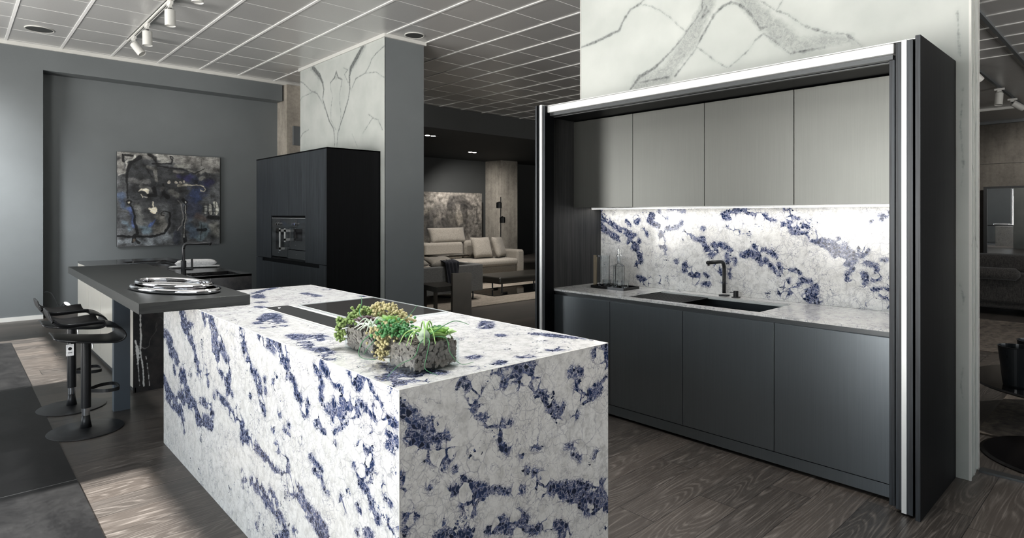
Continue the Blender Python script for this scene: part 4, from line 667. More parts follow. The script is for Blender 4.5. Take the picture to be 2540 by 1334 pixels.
# ------------------------------------------------------------------ BAR STOOLS
def spline(P, n=6):
    out = []; P = [Vector(p) for p in P]; N = len(P)
    for i in range(N-1):
        a, b, c, d = P[max(i-1,0)], P[i], P[i+1], P[min(i+2, N-1)]
        for k in range(n):
            t = k/n; out.append(.5*((2*b)+(c-a)*t+(2*a-5*b+4*c-d)*t*t+(3*b-a-3*c+d)*t**3))
    out.append(P[-1]); return out
def make_stool(loc, label):
    t = thing('bar_stool', label, 'bar stool', (loc[0], loc[1], 0), 'black bar stools at the charcoal bar')
    cx, cy = 0.662, 4.85
    prof = spline([(.452,.815),(.459,.783),(.474,.742),(.498,.715),(.53,.701),(.575,.696),(.631,.699),(.697,.703),(.751,.701),(.806,.689),(.841,.668),(.858,.638),(.852,.614),(.831,.600),(.799,.594),(.724,.601),(.618,.616),(.529,.634),(.492,.645),(.478,.655)], 5)
    NW = 18; th = .009; bm = bmesh.new(); rows = []
    T = Vector((loc[0]-cx, loc[1]-cy, 0))
    s = 0
    for i, p in enumerate(prof):
        a = prof[max(i-1,0)]; b2 = prof[min(i+1, len(prof)-1)]; d = (b2-a).normalized(); nrm = Vector((-d.y, d.x))
        f = i/(len(prof)-1)
        w = .175*(1-.35*max(0, 1-f/.12)**2)*(1-.30*max(0, (f-.86)/.14)**2)*(1-.16*math.exp(-((f-.27)/.08)**2))
        row = []
        for side in (1, -1):
            for j in range(NW+1):
                v = (j/NW*2-1)
                if side == -1: v = -v
                lift = .030*abs(v)**3*(1 if f < .42 else -.2) * (0 if f < .1 else 1)
                row.append(bm.verts.new(T+Vector((p.x+nrm.x*th/2*side, cy+.005+v*w, p.y+nrm.y*th/2*side+lift))))
        rows.append(row)
    n = len(rows[0])
    for A, B in zip(rows, rows[1:]):
        for k in range(n): bm.faces.new((A[k], A[(k+1) % n], B[(k+1) % n], B[k]))
    bm.faces.new(rows[0]); bm.faces.new(rows[-1][::-1]); bmesh.ops.recalc_face_normals(bm, faces=bm.faces)
    obj('seat', bm, M['blackmetal'], t, smooth=True)
    c = (loc[0], loc[1], 0)
    obj('column', lathe(bmesh.new(), [(.0285,.149), (.0285,.585), (.045,.59), (.045,.598)], c, 28), M['blackmetal'], t)
    obj('collar', lathe(bmesh.new(), [(.0235,.10), (.0235,.149)], c, 28), M['chrome'], t)
    obj('base_cone', lathe(bmesh.new(), [(.034,.017), (.026,.06), (.0225,.101)], c, 28), M['blackmetal'], t, smooth=True)
    obj('base', lathe(bmesh.new(), [(.0,.0), (.212,.0), (.216,.003), (.212,.007), (.16,.012), (.09,.016), (.036,.02), (0,.02)], c, 64), M['blackmetal'], t, smooth=False)
    pts = [(.025,-.03),(.08,-.085),(.12,-.10),(.155,-.095),(.175,-.07),(.182,0),(.175,.07),(.155,.095),(.12,.10),(.08,.085),(.025,.03)]
    pp = spline([(a, b2) for a, b2 in pts], 3); bm = bmesh.new(); prev = None
    for i, p in enumerate(pp):
        a = pp[max(i-1,0)]; b2 = pp[min(i+1,len(pp)-1)]; d = (b2-a).normalized(); nn = Vector((-d.y, d.x))*.003
        q = [bm.verts.new((loc[0]+p.x+sgn*nn.x, loc[1]+p.y+sgn*nn.y, z)) for sgn, z in ((1,.25),(1,.272),(-1,.272),(-1,.25))]
        if prev:
            for k in range(4): bm.faces.new((prev[k], prev[(k+1)%4], q[(k+1)%4], q[k]))
        prev = q
    bmesh.ops.recalc_face_normals(bm, faces=bm.faces)
    obj('footrest', bm, M['blackmetal'], t)
    obj('lever', tube(bmesh.new(), ((loc[0]+.03,loc[1]-.02,.585),(loc[0]+.034,loc[1]-.03,.54)), .004, 8), M['steel'], t)
    return t
s1 = make_stool((.662, 4.852), 'black ribbon-seat bar stool nearest the camera, in front of the plate leg')
s2 = make_stool((.664, 5.50), 'black ribbon-seat bar stool behind the nearer one, partly hidden')
tg = thing('swing_tag', 'white card tag with round emblem hanging below the near stool seat', 'tag', (.56, 4.70, .60))
cd = obj('card', box(.538, .578, 4.698, 4.6995, .533, .605), M['towel'], tg)
bm = bmesh.new()
lathe(bm, [(.010, 0), (.010, .0008), (.0062, .0008), (.0062, 0)], (.558, 4.698, .578), 24, axis=Matrix.Rotation(PI/2, 3, 'X'))
lathe(bm, [(.004, 0), (.004, .0008)], (.558, 4.698, .578), 12, axis=Matrix.Rotation(PI/2, 3, 'X'))
for k in range(5): bx(bm, .548+k*.0045, .5505+k*.0045, 4.697, 4.698, .550, .555)
bx(bm, .545, .571, 4.697, 4.698, .597, .598)
obj('emblem', bm, M['black'], cd)
obj('cord', tube(bmesh.new(), ((.558,4.70,.603),(.558,4.702,.628)), .001, 6), M['white'], tg)
# floor spotlight with cable behind the stools
fl = thing('clip_spotlight', 'small black spotlight on a bent cable, glowing behind the far stool', 'spotlight', (.98, 10.3, .2))
pts = spline([(.955,10.47,.36),(.99,10.4,.372),(1.03,10.3,.34),(1.06,10.15,.24),(1.09,10.0,.15)], 5)
obj('cable', tube(bmesh.new(), pts, .006, 8), M['black'], fl)
dv = Vector((.5,-.35,.75)).normalized(); c0 = Vector((1.08,9.98,.14)); rot = dv.to_track_quat('Z','Y').to_matrix()
obj('head', lathe(bmesh.new(), [(.03,0),(.042,.01),(.042,.13)], c0, 20, axis=rot), M['black'], fl)
obj('lamp_face', lathe(bmesh.new(), [(.038,0),(.038,.004)], c0+dv*.131, 20, axis=rot), M['lampw'], fl)

# ------------------------------------------------------------------ TALL OVEN CABINET
oc = thing('oven_cabinet', 'tall black veneer cabinet with two built-in ovens, left of the pillar', 'cabinet', (3.7, 8.05, 0))
Y = [6.904, 7.504, 8.061, 8.624, 9.191]; X0 = 3.35; XB = 4.085
obj('side_panel', box(X0, XB, 6.892, 6.904, .0, 2.25), M['veneer_shade'], oc)
bm = bmesh.new(); bx(bm, X0+.02, XB, 6.905, 9.19, .03, 1.0-.19); bx(bm, X0+.02, XB, 6.905, 7.49, .81, 2.245); bx(bm, X0+.02, XB, 8.61, 9.19, .81, 2.245); bx(bm, X0+.02, XB, 7.49, 8.61, 1.40, 2.245); bx(bm, X0+.3, XB, 7.49, 8.61, .81, 1.40); bx(bm, X0, XB, 6.892, 9.192, 2.235, 2.25)
obj('carcass', bm, M['veneer_shade'], oc)
g = .0015
for a, b2, z0, z1 in ((Y[0],Y[1],.815,2.233),(Y[1],Y[2],1.415,2.233),(Y[2],Y[3],1.415,2.233),(Y[3],Y[4],.815,2.233)):
    obj('door', box(X0, X0+.02, a+g, b2-g, z0, z1), M['veneer'], oc, bev=.001)
bm = box(X0, X0+.02, Y[0]+g, Y[4]-g, .06, .765); bx(bm, X0, X0+.02, 8.95, Y[4]-g, .765, .807); bx(bm, X0, X0+.02, Y[0]+g, 7.1, .765, .807)
obj('drawer', bm, M['veneer'], oc)
def oven(y0, y1, z0, label, wy, wz, hy, hz):
    t = thing('built_in_oven', label, 'oven', (X0, (y0+y1)/2, z0))
    fx = X0+.002
    dr = obj('door', box(fx, fx+.02, y0, y1, z0, 1.255), M['ovenglass'], t, bev=.001); cp = obj('control_panel', box(fx, fx+.02, y0, y1, 1.2565, 1.378), M['ovenglass'], t, bev=.001)
    obj('window', box(fx-.002, fx, wy[0], wy[1], wz[0], wz[1]), M['ovenblack'], dr)
    hm = bmesh.new()
    bx(hm, fx-.075, fx-.06, hy-.012, hy+.012, hz[0], hz[1]); bx(hm, fx-.075, fx, hy-.012, hy+.012, hz[0]+.015, hz[0]+.045); bx(hm, fx-.075, fx, hy-.012, hy+.012, hz[1]-.045, hz[1]-.015)
    obj('handle', hm, M['alu'], dr)
    cy = (y0+y1)/2+.03
    obj('display', box(fx-.003, fx, cy-.06, cy+.06, 1.27, 1.365), M['channel'], cp)
    for k in (-.035, .035): obj('knob', lathe(bmesh.new(), [(.02,0),(.018,.03)], (fx-.002, cy+k, 1.305), 18, axis=Matrix.Rotation(-PI/2, 3, 'Y')), M['chrome'], cp)
    obj('badge', box(fx-.002, fx, cy-.018, cy+.018, z0+.055, z0+.06), M['steel'], dr)
    return t
oven(8.065, 8.60, .85, 'left built-in oven with tall window and long handle', (8.185, 8.461), (.953, 1.24), 8.155, (.94, 1.245))
oven(7.495, 8.058, .965, 'right built-in oven with small window and short handle', (7.60, 7.86), (1.085, 1.24), 7.985, (1.065, 1.245))
wd = thing('warming_drawer', 'flat smoked glass warming drawer under the right oven', 'drawer', (X0, 7.78, .84))
obj('front', box(X0+.002, X0+.022, 7.495, 8.058, .84, .957), M['ovenglass'], wd, bev=.001); obj('badge', box(X0, X0+.002, 7.76, 7.79, .90, .905), M['steel'], wd)
bm = bmesh.new()
for k in range(3): bx(bm, X0+.002, X0+.02, 7.495, 8.60, .817+k*.008, .819+k*.008)
obj('vent_grille', bm, M['channel'], oc)
obj('top_trim', box(X0+.001, X0+.02, 7.495, 8.60, 1.381, 1.385), M['alu'], oc)

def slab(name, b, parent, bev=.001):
    o = obj(name, box(*b), [M['veneer_shade'], M['veneer']], parent, bev=bev)
    for p in o.data.polygons: p.material_index = 1 if p.normal.x < -.5 else 0  # window-facing faces get the lit veneer, all others the shaded copy
    return o
# ------------------------------------------------------------------ WALL KITCHEN (pocket-door unit)
wk = thing('pocket_door_kitchen', 'black framed wall kitchen housing with white metal rail on top', 'kitchen unit', (3.7, 2.07, 0))
KY0, KY1, KX = .914, 3.23, 3.41
D = [3.229, 2.652, 2.075, 1.492, .915]
slab('side_panel', (3.29, 3.995, .761, .782, 0, 2.257), wk)
slab('pocket_door', (3.30, 3.97, .793, .818, .012, 2.245), wk)
slab('pocket_door', (3.315, 3.97, .843, .868, .018, 2.243), wk)
obj('handle_profile', box(3.306, 3.96, .8205, .8415, .010, 2.250), M['alu'], wk)
slab('jamb', (3.378, 3.96, .888, .912, 0, 2.19), wk)
slab('side_panel', (3.29, 3.40, 3.254, 3.273, 0, 2.26), wk)
slab('pocket_door', (3.295, 3.40, 3.232, 3.243, .01, 2.255), wk)
obj('handle_profile', box(3.29, 3.40, 3.204, 3.227, .01, 2.258), M['alu'], wk)
slab('pocket_door', (3.30, 3.40, 3.182, 3.203, .01, 2.25), wk)
obj('side_panel', box(3.40, 4.05, 3.232, 3.26, 0, 2.20), M['veneer_in'], wk)
slab('side_panel', (3.40, 3.995, 3.36, 3.385, 0, 2.25), wk)
bm = box(3.385, 3.395, 3.19, 3.232, 0, 2.2); obj('jamb', bm, M['veneer_shade'], wk)
obj('rail', box(3.33, 3.40, .879, 3.195, 2.200, 2.250), M['alu'], wk, bev=.006, seg=3)
obj('rail_cap', box(3.335, 3.41, .79, 3.20, 2.2515, 2.256), M['alu'], wk)
bm = box(3.355, 3.40, .89, 3.20, 2.178, 2.199); bx(bm, 3.40, 3.42, .89, 3.22, 2.172, 2.199)
obj('track_profile', bm, M['channel'], wk)
obj('top_panel', box(3.40, 4.03, .90, 3.25, 2.176, 2.25), M['veneer_shade'], wk)
obj('back_panel', box(4.045, 4.07, .89, 3.24, 0, 2.2), M['black'], wk)
obj('inner_back', box(3.94, 3.97, .89, .913, 0, 2.2), M['black'], wk)
sp = strokes(SPLASH)
splash = grid('splashback', lambda u, v: (4.03+0*u, KY0+u*(KY1-KY0), .8555+v*.64), 260, 72, M['blue'], {'vein': lambda u, v, c: field(c[:,1], c[:,2], sp)}, flip=True)
tag(splash, 'white marble splashback with diagonal blue bands above the worktop', 'splashback')
# upper cabinets (each a thing)
for i in range(4):
    a, b2 = D[i+1], D[i]
    lab = ['leftmost champagne metal wall cabinet, beside the dark side panel', 'second champagne metal wall cabinet from the left', 'third champagne metal wall cabinet, above the tap', 'rightmost champagne metal wall cabinet, largest in view'][i]
    t = thing('wall_cabinet', lab, 'cabinet', (3.85, (a+b2)/2, 1.48), 'champagne wall cabinets')
    obj('carcass', box(3.702, 3.935, a+.001, b2-.001, 1.486, 2.17), M['black'], t)
    obj('door', box(3.68, 3.70, a+.0016, b2-.0016, 1.482, 2.168), M['upper'], t, bev=.0012)
ls = thing('led_strip', 'glowing light strip under the wall cabinets', 'light strip', (3.92, 2.0, 1.48))
obj('profile', box(3.90, 3.945, KY0+.005, KY1-.005, 1.474, 1.4855), M['alu'], ls); obj('diffuser', box(3.903, 3.94, KY0+.008, KY1-.008, 1.4705, 1.474), M['led'], ls)
# base cabinets
for i in range(4):
    a, b2 = D[i+1], D[i]
    lab = ['dark metal base cabinet at the left end, under the glass tray', 'dark metal base cabinet under the drainer', 'dark metal base cabinet under the sink bowl', 'dark metal base cabinet at the right end, widest in view'][i]
    t = thing('base_cabinet', lab, 'cabinet', (3.7, (a+b2)/2, .07), 'dark metal base cabinets')
    obj('carcass', box(3.432, 4.02, a+.001, b2-.001, .088, .60), M['black'], t)
    obj('door', box(KX, KX+.02, a+.0016, b2-.0016, .0875, .812), M['base'], t, bev=.0012)
obj('plinth', box(KX+.003, KX+.02, KY0-.001, KY1, .02, .083), M['base'], wk)
obj('grip_channel', bx(box(KX+.022, KX+.03, KY0, KY1, .79, .8405), KX+.004, KX+.022, KY0, KY1, .829, .8405), M['channel'], wk)
wt = thing('worktop', 'thin blue and white marble worktop with sink cut-out, in the wall kitchen', 'worktop', (3.7, 2.07, .84))
S1 = (3.462, 3.905, 1.60, 2.53)
bm = bmesh.new(); ring_top(bm, KX-.002, 4.028, KY0+.001, KY1-.001, .841, .855, [S1])
obj('slab', bm, M['blue'], wt)
sk = thing('sink', 'long black sink with ribbed sliding drainer and metal slide rails', 'sink', (3.68, 2.06, .7))
basin('bowl', None, *S1, .855, .17, simple('dark_steel_sink', (.05,.06,.065), .35, .7), sk)
bm = bmesh.new()
bx(bm, S1[0]+.004, S1[1]-.06, 2.135, S1[3]-.004, .846, .850)
for k in range(22): bx(bm, S1[0]+.02, S1[1]-.08, 2.15+k*.0168, 2.156+k*.0168, .850, .8525)
obj('drainer', bm, M['black'], sk)
bm = bmesh.new(); bx(bm, 3.86, 3.868, S1[2]+.004, 2.53, .848, .853); bx(bm, 3.88, 3.892, S1[2]+.004, 2.53, .85, .855); bx(bm, 3.835, 3.845, S1[2]+.004, 2.14, .844, .850)
obj('slide_rail', bm, M['alu'], sk)
obj('overflow', bx(bx(bx(box(3.83, 3.835, 2.0, 2.003, .76, .80), 3.83, 3.835, 2.09, 2.093, .76, .80), 3.83, 3.835, 2.0, 2.093, .797, .80), 3.83, 3.835, 2.0, 2.093, .76, .763), M['steel'], sk)
tp, b, d = mixer('kitchen_tap', 'matt black square-necked tap standing behind the wall kitchen sink', (3.975, 2.09, .855), .243, .205, (-1,.06,0), .0125, .019)
obj('base_plate', box(3.952, 3.998, 2.062, 2.118, .855, .865), M['blackmetal'], tp, bev=.001)
kn = thing('tap_control', 'small black round mixer control right of the tap', 'tap control', (3.955, 1.995, .855))
obj('base_plate', box(3.935, 3.975, 1.97, 2.015, .855, .861), M['blackmetal'], kn); obj('knob', lathe(bmesh.new(), [(.0165,0),(.0165,.04)], (3.955,1.993,.861), 24), M['blackmetal'], kn)
obj('pin', tube(bmesh.new(), ((3.945,2.005,.892),(3.925,2.022,.892)), .003, 8), M['blackmetal'], kn)

# tray with glassware
ZS = .855
ty = thing('serving_tray', 'small dark metal tray with raised rim on the wall worktop', 'tray', (3.78, 2.89, ZS))
bm = bmesh.new(); x0, x1, y0, y1 = 3.68, 3.88, 2.735, 3.05
bx(bm, x0, x1, y0, y1, ZS, ZS+.004)
for q in ((x0,x0+.005,y0,y1),(x1-.005,x1,y0,y1),(x0+.005,x1-.005,y0,y0+.005),(x0+.005,x1-.005,y1-.005,y1)): bx(bm, *q, ZS+.004, ZS+.02)
obj('tray_body', bm, M['blackgloss'], ty)
def vessel(bm, c, r, h, t=.0035, base=.012, n=32, neck=None):
    prof = [(0,0),(r,0)]
    if neck:
        prof += [(r,h*.72),(neck,h*.8),(neck,h),(neck-t,h),(neck-t,h*.79),(r-t,h*.71),(r-t,base),(0,base)]
    else: prof += [(r,h),(r-t,h),(r-t*1.2,base),(0,base)]
    return lathe(bm, prof, c, n)
jg = thing('glass_jug', 'tall faceted clear glass jug with flat beige handle, left on the tray', 'jug', (3.80, 3.0, ZS+.004))
obj('body', vessel(bmesh.new(), (3.79, 3.0, ZS+.0045), .042, .245, .005, .02, 12), M['glass'], jg)
bm = bmesh.new(); bx(bm, 3.765, 3.775, 3.062, 3.092, ZS+.002, ZS+.248); 
jh = obj('handle', bm, M['champ'], jg); 
for za, zb in ((.235,.248),(.006,.02)): obj('handle_bracket', box(3.766, 3.774, 3.04, 3.062, ZS+za, ZS+zb), M['steel'], jh)
dc = thing('decanter', 'clear glass decanter with tall glass stopper on the tray', 'decanter', (3.80, 2.875, ZS+.004))
obj('body', vessel(bmesh.new(), (3.81, 2.875, ZS+.0045), .046, .235, .006, .02, 10, .016), M['glass'], dc)
obj('stopper', lathe(bmesh.new(), [(.0,0),(.009,0),(.009,.02),(.019,.022),(.019,.035),(.011,.04),(.011,.085),(0,.085)], (3.81,2.875,ZS+.222), 10), M['glass'], dc, smooth=False)
for (gx, gy, lab) in ((3.745,2.945,'clear tumbler in front of the glass jug'),(3.735,2.868,'clear tumbler in front of the decanter'),(3.775,2.79,'clear tumbler at the right end of the tray')):
    t = thing('tumbler', lab, 'glass', (gx, gy, ZS+.0045), 'tumblers on the tray')
    obj('body', vessel(bmesh.new(), (gx, gy, ZS+.0045), .031, .062, .004, .012, 14), M['glass'], t)

# ------------------------------------------------------------------ SUCCULENT PLANTERS
def green(name, a, b2, tr=.0):
    s = NT(name); n = s.noise(s.co(), 25, 3); s.set(col=s.mix(n, srgb(*a), srgb(*b2)), rough=.42); return s.m
M['bead_g'] = green('bead_green', (88,124,66), (146,160,98)); M['bead_d'] = green('bead_deep_green', (42,110,64), (98,150,90)); M['bead_y'] = green('bead_straw', (150,142,104), (192,184,140))
M['leaf_g'] = green('leaf_green', (120,172,96), (186,214,140)); M['leaf_s'] = green('leaf_silver', (170,190,170), (216,224,208)); M['leaf_p'] = green('leaf_plum', (78,58,72), (128,108,110)); M['leaf_d'] = green('tendril_green', (56,108,74), (96,150,104))
M['bark'] = simple('grey_bark', srgb(132,124,118), .9, vary=.45, scale=60, bump=.6)
M['bark_d'] = simple('dark_bark', srgb(64,56,52), .95, vary=.3, scale=50, bump=.6)
def beads(bm, pts, r, rg, stem=None):
    for p in pts:
        M4 = Matrix.Translation(p) @ Matrix.Rotation(rg.uniform(0,6), 4, Vector((rg.random(),rg.random(),rg.random()+.01)).normalized()) @ Matrix.Diagonal((1,1,1.3,1))
        bmesh.ops.create_icosphere(bm, subdivisions=2, radius=r*rg.uniform(.75,1.15), matrix=M4)
def leaf(bm, base, d, L, w, curl=.4, n=8, up=Vector((0,0,1)), thick=.0015):
    d = Vector(d).normalized(); side = d.cross(up).normalized(); u2 = side.cross(d).normalized(); rows = []
    for i in range(n+1):
        t = i/n; ww = w*math.sin(PI*min(1, (t*.86+.12)))**.7
        c = Vector(base)+d*L*t+u2*(-curl*L*t*t+.25*L*t)
        rows.append([bm.verts.new(c+side*ww*k+u2*(abs(k)*ww*.45+thick)) for k in (-1,-.5,0,.5,1)])
    for A, B in zip(rows, rows[1:]):
        for k in range(4): bm.faces.new((A[k],A[k+1],B[k+1],B[k]))
def rosette(bm, c, L, w, n, rings=3, tilt=None):
    for r_ in range(rings):
        for k in range(n):
            a = 2*PI*(k+.5*(r_ % 2))/n+.3*r_; el = .25+.42*r_
            leaf(bm, c, (math.cos(a)*math.cos(el), math.sin(a)*math.cos(el), math.sin(el)), L*(1-.2*r_), w*(1-.22*r_), .1)
def chips(bm, x0, x1, y0, y1, z0, z1, n, rg, shell=True):
    for _ in range(n):
        if shell:
            f = rg.choice('xXyY'); px = {'x': x0, 'X': x1}.get(f, rg.uniform(x0,x1)); py = {'y': y0, 'Y': y1}.get(f, rg.uniform(y0,y1)); pz = rg.uniform(z0,z1)
        else: px, py, pz = rg.uniform(x0,x1), rg.uniform(y0,y1), rg.uniform(z0,z1)
        nr = {'x': (1,.1,.1),'X': (1,0,.1),'y': (0,1,.1),'Y': (.1,1,0)}[f] if shell else (0,0,1)
        q = Vector((nr[0]+rg.uniform(-.3,.3),nr[1]+rg.uniform(-.3,.3),nr[2]+rg.uniform(-.3,.3))).to_track_quat('Z','Y').to_matrix().to_4x4()
        M4 = Matrix.Translation((px,py,pz)) @ q @ Matrix.Rotation(rg.uniform(0,6),4,'Z')
        m = rg.randint(5,7); a = []; b3 = []
        sx, sy = rg.uniform(.006,.014), rg.uniform(.005,.010)
        for k in range(m):
            t = 2*PI*k/m; rr = rg.uniform(.7,1.15); a.append(bm.verts.new(M4 @ Vector((math.cos(t)*sx*rr, math.sin(t)*sy*rr, -.0015)))); b3.append(bm.verts.new(M4 @ Vector((math.cos(t)*sx*rr*.8, math.sin(t)*sy*rr*.8, .0015+rg.uniform(0,.002)))))
        bm.faces.new(a[::-1]); bm.faces.new(b3)
        for k in range(m): bm.faces.new((a[k],a[(k+1)%m],b3[(k+1)%m],b3[k]))
def glass_box(bm, x0, x1, y0, y1, z0, z1, t=.003):
    bx(bm, x0, x1, y0, y1, z0, z0+t)
    bx(bm, x0, x0+t, y0, y1, z0+t, z1); bx(bm, x1-t, x1, y0, y1, z0+t, z1); bx(bm, x0+t, x1-t, y0, y0+t, z0+t, z1); bx(bm, x0+t, x1-t, y1-t, y1, z0+t, z1)
    return bm
def planter(label, x0, x1, y0, y1, h, seed, base_bark=.02):
    rg = random.Random(seed); z0 = ZT+.0006
    t = thing('succulent_planter', label, 'planter', ((x0+x1)/2, (y0+y1)/2, ZT), 'succulent planters on the island')
    obj('glass_box', glass_box(bmesh.new(), x0, x1, y0, y1, z0, z0+h), M['tglass'], t)
    bm = bmesh.new(); i = .009
    bx(bm, x0+.014, x1-.014, y0+.014, y1-.014, z0+base_bark, z0+h*.86)
    chips(bm, x0+i, x1-i, y0+i, y1-i, z0+base_bark*.6, z0+h*.93, 520, rg); chips(bm, x0+.02, x1-.02, y0+.02, y1-.02, z0+h*.86, z0+h*.95, 60, rg, False)
    tag(obj('bark_filling', bm, M['bark'], t), kind='stuff')
    return t, rg
def tendril(bm, pts, r=.0016):
    p = spline(pts, 6); n = len(p); tube(bm, p, [r*(1-.75*i/n)+.0003 for i in range(n)], 6)
zt = ZT
# near planter (right in the photo)
PA = (1.073, 1.252, 1.605, 1.765)
t, rg = planter('nearer glass box planter of bark with pale air plants and succulents', *PA, .094, 3)
zz = zt+.094
bm = bmesh.new(); beads(bm, [(rg.gauss(1.10,.028), rg.gauss(1.765,.028), zz+.012+abs(rg.gauss(0,.016))) for _ in range(190)], .0054, rg); obj('bead_foliage', bm, M['bead_d'], t, smooth=True)
bm = bmesh.new(); beads(bm, [(rg.gauss(1.078,.022), rg.gauss(1.80,.03), zz+.005+rg.gauss(0,.018)) for _ in range(110)], .0050, rg)
for k in range(34): beads(bm, [(1.058+rg.gauss(0,.007), 1.775+rg.gauss(0,.011), zz-.005-k*.002)], .0048, rg)
obj('bead_foliage', bm, M['bead_y'], t, smooth=True)
bm = bmesh.new(); rosette(bm, (1.20, 1.64, zz-.002), .060, .020, 7); obj('rosette', bm, M['leaf_g'], t, smooth=True)
bm = bmesh.new(); rosette(bm, (1.235, 1.70, zz+.0), .045, .016, 7, 2); obj('rosette', bm, M['bead_d'], t, smooth=True)
bm = bmesh.new(); leaf(bm, (1.135,1.64,zz-.012), (-.25,-.3,.8), .055, .018, .1); leaf(bm, (1.12,1.635,zz-.006), (-.5,-.2,.6), .035, .014, .2); obj('pale_leaf', bm, M['leaf_s'], t, smooth=True)
bm = bmesh.new(); c = Vector((1.15,1.655,zz+.006))
for k in range(16):
    a = rg.uniform(0, 2*PI); L = rg.uniform(.05,.10); h_ = rg.uniform(.015,.05)
    dx, dy = math.cos(a), math.sin(a)
    tendril(bm, [c, c+Vector((dx*L*.35,dy*L*.35,h_)), c+Vector((dx*L*.75,dy*L*.75,h_*.8)), c+Vector((dx*L,dy*L,h_*.8-.035))], .0032)
ap = obj('air_plant', bm, M['leaf_g'], t, smooth=True)
bm = bmesh.new()
tendril(bm, [c, (1.09,1.60,zz+.005), (1.06,1.585,zz-.03), (1.015,1.60,zz-.05), (.985,1.62,zz-.085)])
tendril(bm, [c, (1.12,1.59,zz+.01), (1.10,1.575,zz-.03), (1.09,1.57,zz-.07), (1.12,1.545,zz-.091)])
tendril(bm, [c, (1.19,1.60,zz+.01), (1.20,1.585,zz-.04), (1.24,1.58,zz-.082), (1.31,1.60,zz-.09)])
tendril(bm, [c, (1.10,1.70,zz+.04), (1.10,1.74,zz+.045), (1.16,1.76,zz+.07), (1.19,1.76,zz+.10)], .002)
tendril(bm, [c, (1.16,1.62,zz+.03), (1.24,1.62,zz+.055), (1.29,1.60,zz+.04)], .002)
obj('tendrils', bm, M['leaf_d'], ap, smooth=True)
# far planter (left in the photo)
PBx = (1.098, 1.262, 1.905, 2.112)
t, rg = planter('farther glass box planter overflowing with beaded succulents', *PBx, .087, 5)
zz = zt+.087
bm = bmesh.new(); pts = []
for k in range(230):
    a = rg.random(); pts.append((1.10+.16*a+rg.gauss(0,.012), 2.10+.02*math.sin(a*3)+rg.gauss(0,.018), zz+.01+.05*math.sin(PI*min(1,a*1.0))*rg.random()**.5+rg.uniform(-.008,.01)))
for k in range(60): pts.append((1.085+rg.gauss(0,.009), 2.12+rg.gauss(0,.012), zz+.03-k*.0015))
beads(bm, pts, .0056, rg); obj('bead_foliage', bm, M['bead_g'], t, smooth=True)
bm = bmesh.new(); pts = []
for k in range(170):
    a = rg.random(); pts.append((1.20+.06*a+rg.gauss(0,.014), 2.06-.14*a+rg.gauss(0,.016), zz+.012+.07*math.sin(PI*(.35+.65*a))*rg.random()**.4))
beads(bm, pts, .0056, rg)
pts = []
for k in range(80):
    a = k/80; pts.append((1.10+.14*a**1.0+rg.gauss(0,.005), 1.892-.02*math.sin(PI*a)+rg.gauss(0,.006)-.0, zt+.007+rg.random()*.016))
beads(bm, pts, .0052, rg); obj('bead_foliage', bm, M['bead_y'], t, smooth=True)
bm = bmesh.new(); rosette(bm, (1.135,2.02,zz+.01), .05, .017, 7); obj('rosette', bm, M['leaf_p'], t, smooth=True)
bm = bmesh.new(); rosette(bm, (1.195,1.95,zz+.004), .065, .022, 6); obj('rosette', bm, M['leaf_g'], t, smooth=True)
bm = bmesh.new(); c = Vector((1.12,1.95,zz+.008))
for k in range(14):
    a = rg.uniform(0, 2*PI); L = rg.uniform(.04,.08); dx, dy = math.cos(a), math.sin(a); h_ = rg.uniform(.01,.04)
    tendril(bm, [c, c+Vector((dx*L*.4,dy*L*.4,h_)), c+Vector((dx*L,dy*L,h_-.02))], .0035)
ap = obj('air_plant', bm, M['leaf_s'], t, smooth=True)
bm = bmesh.new()
tendril(bm, [c, (1.12,2.0,zz+.03), (1.115,2.03,zz+.055), (1.13,2.04,zz+.09), (1.13,2.045,zz+.115)], .0022)
tendril(bm, [c, (1.09,1.91,zz-.005), (1.065,1.92,zz-.03), (1.055,1.925,zz-.07), (1.06,1.90,zz-.083), (1.085,1.86,zz-.084)], .002)
tendril(bm, [c, (1.13,1.90,zz+.02), (1.10,1.885,zz-.015), (1.075,1.895,zz-.045), (1.07,1.92,zz-.075)], .002)
obj('tendrils', bm, M['leaf_d'], ap, smooth=True)

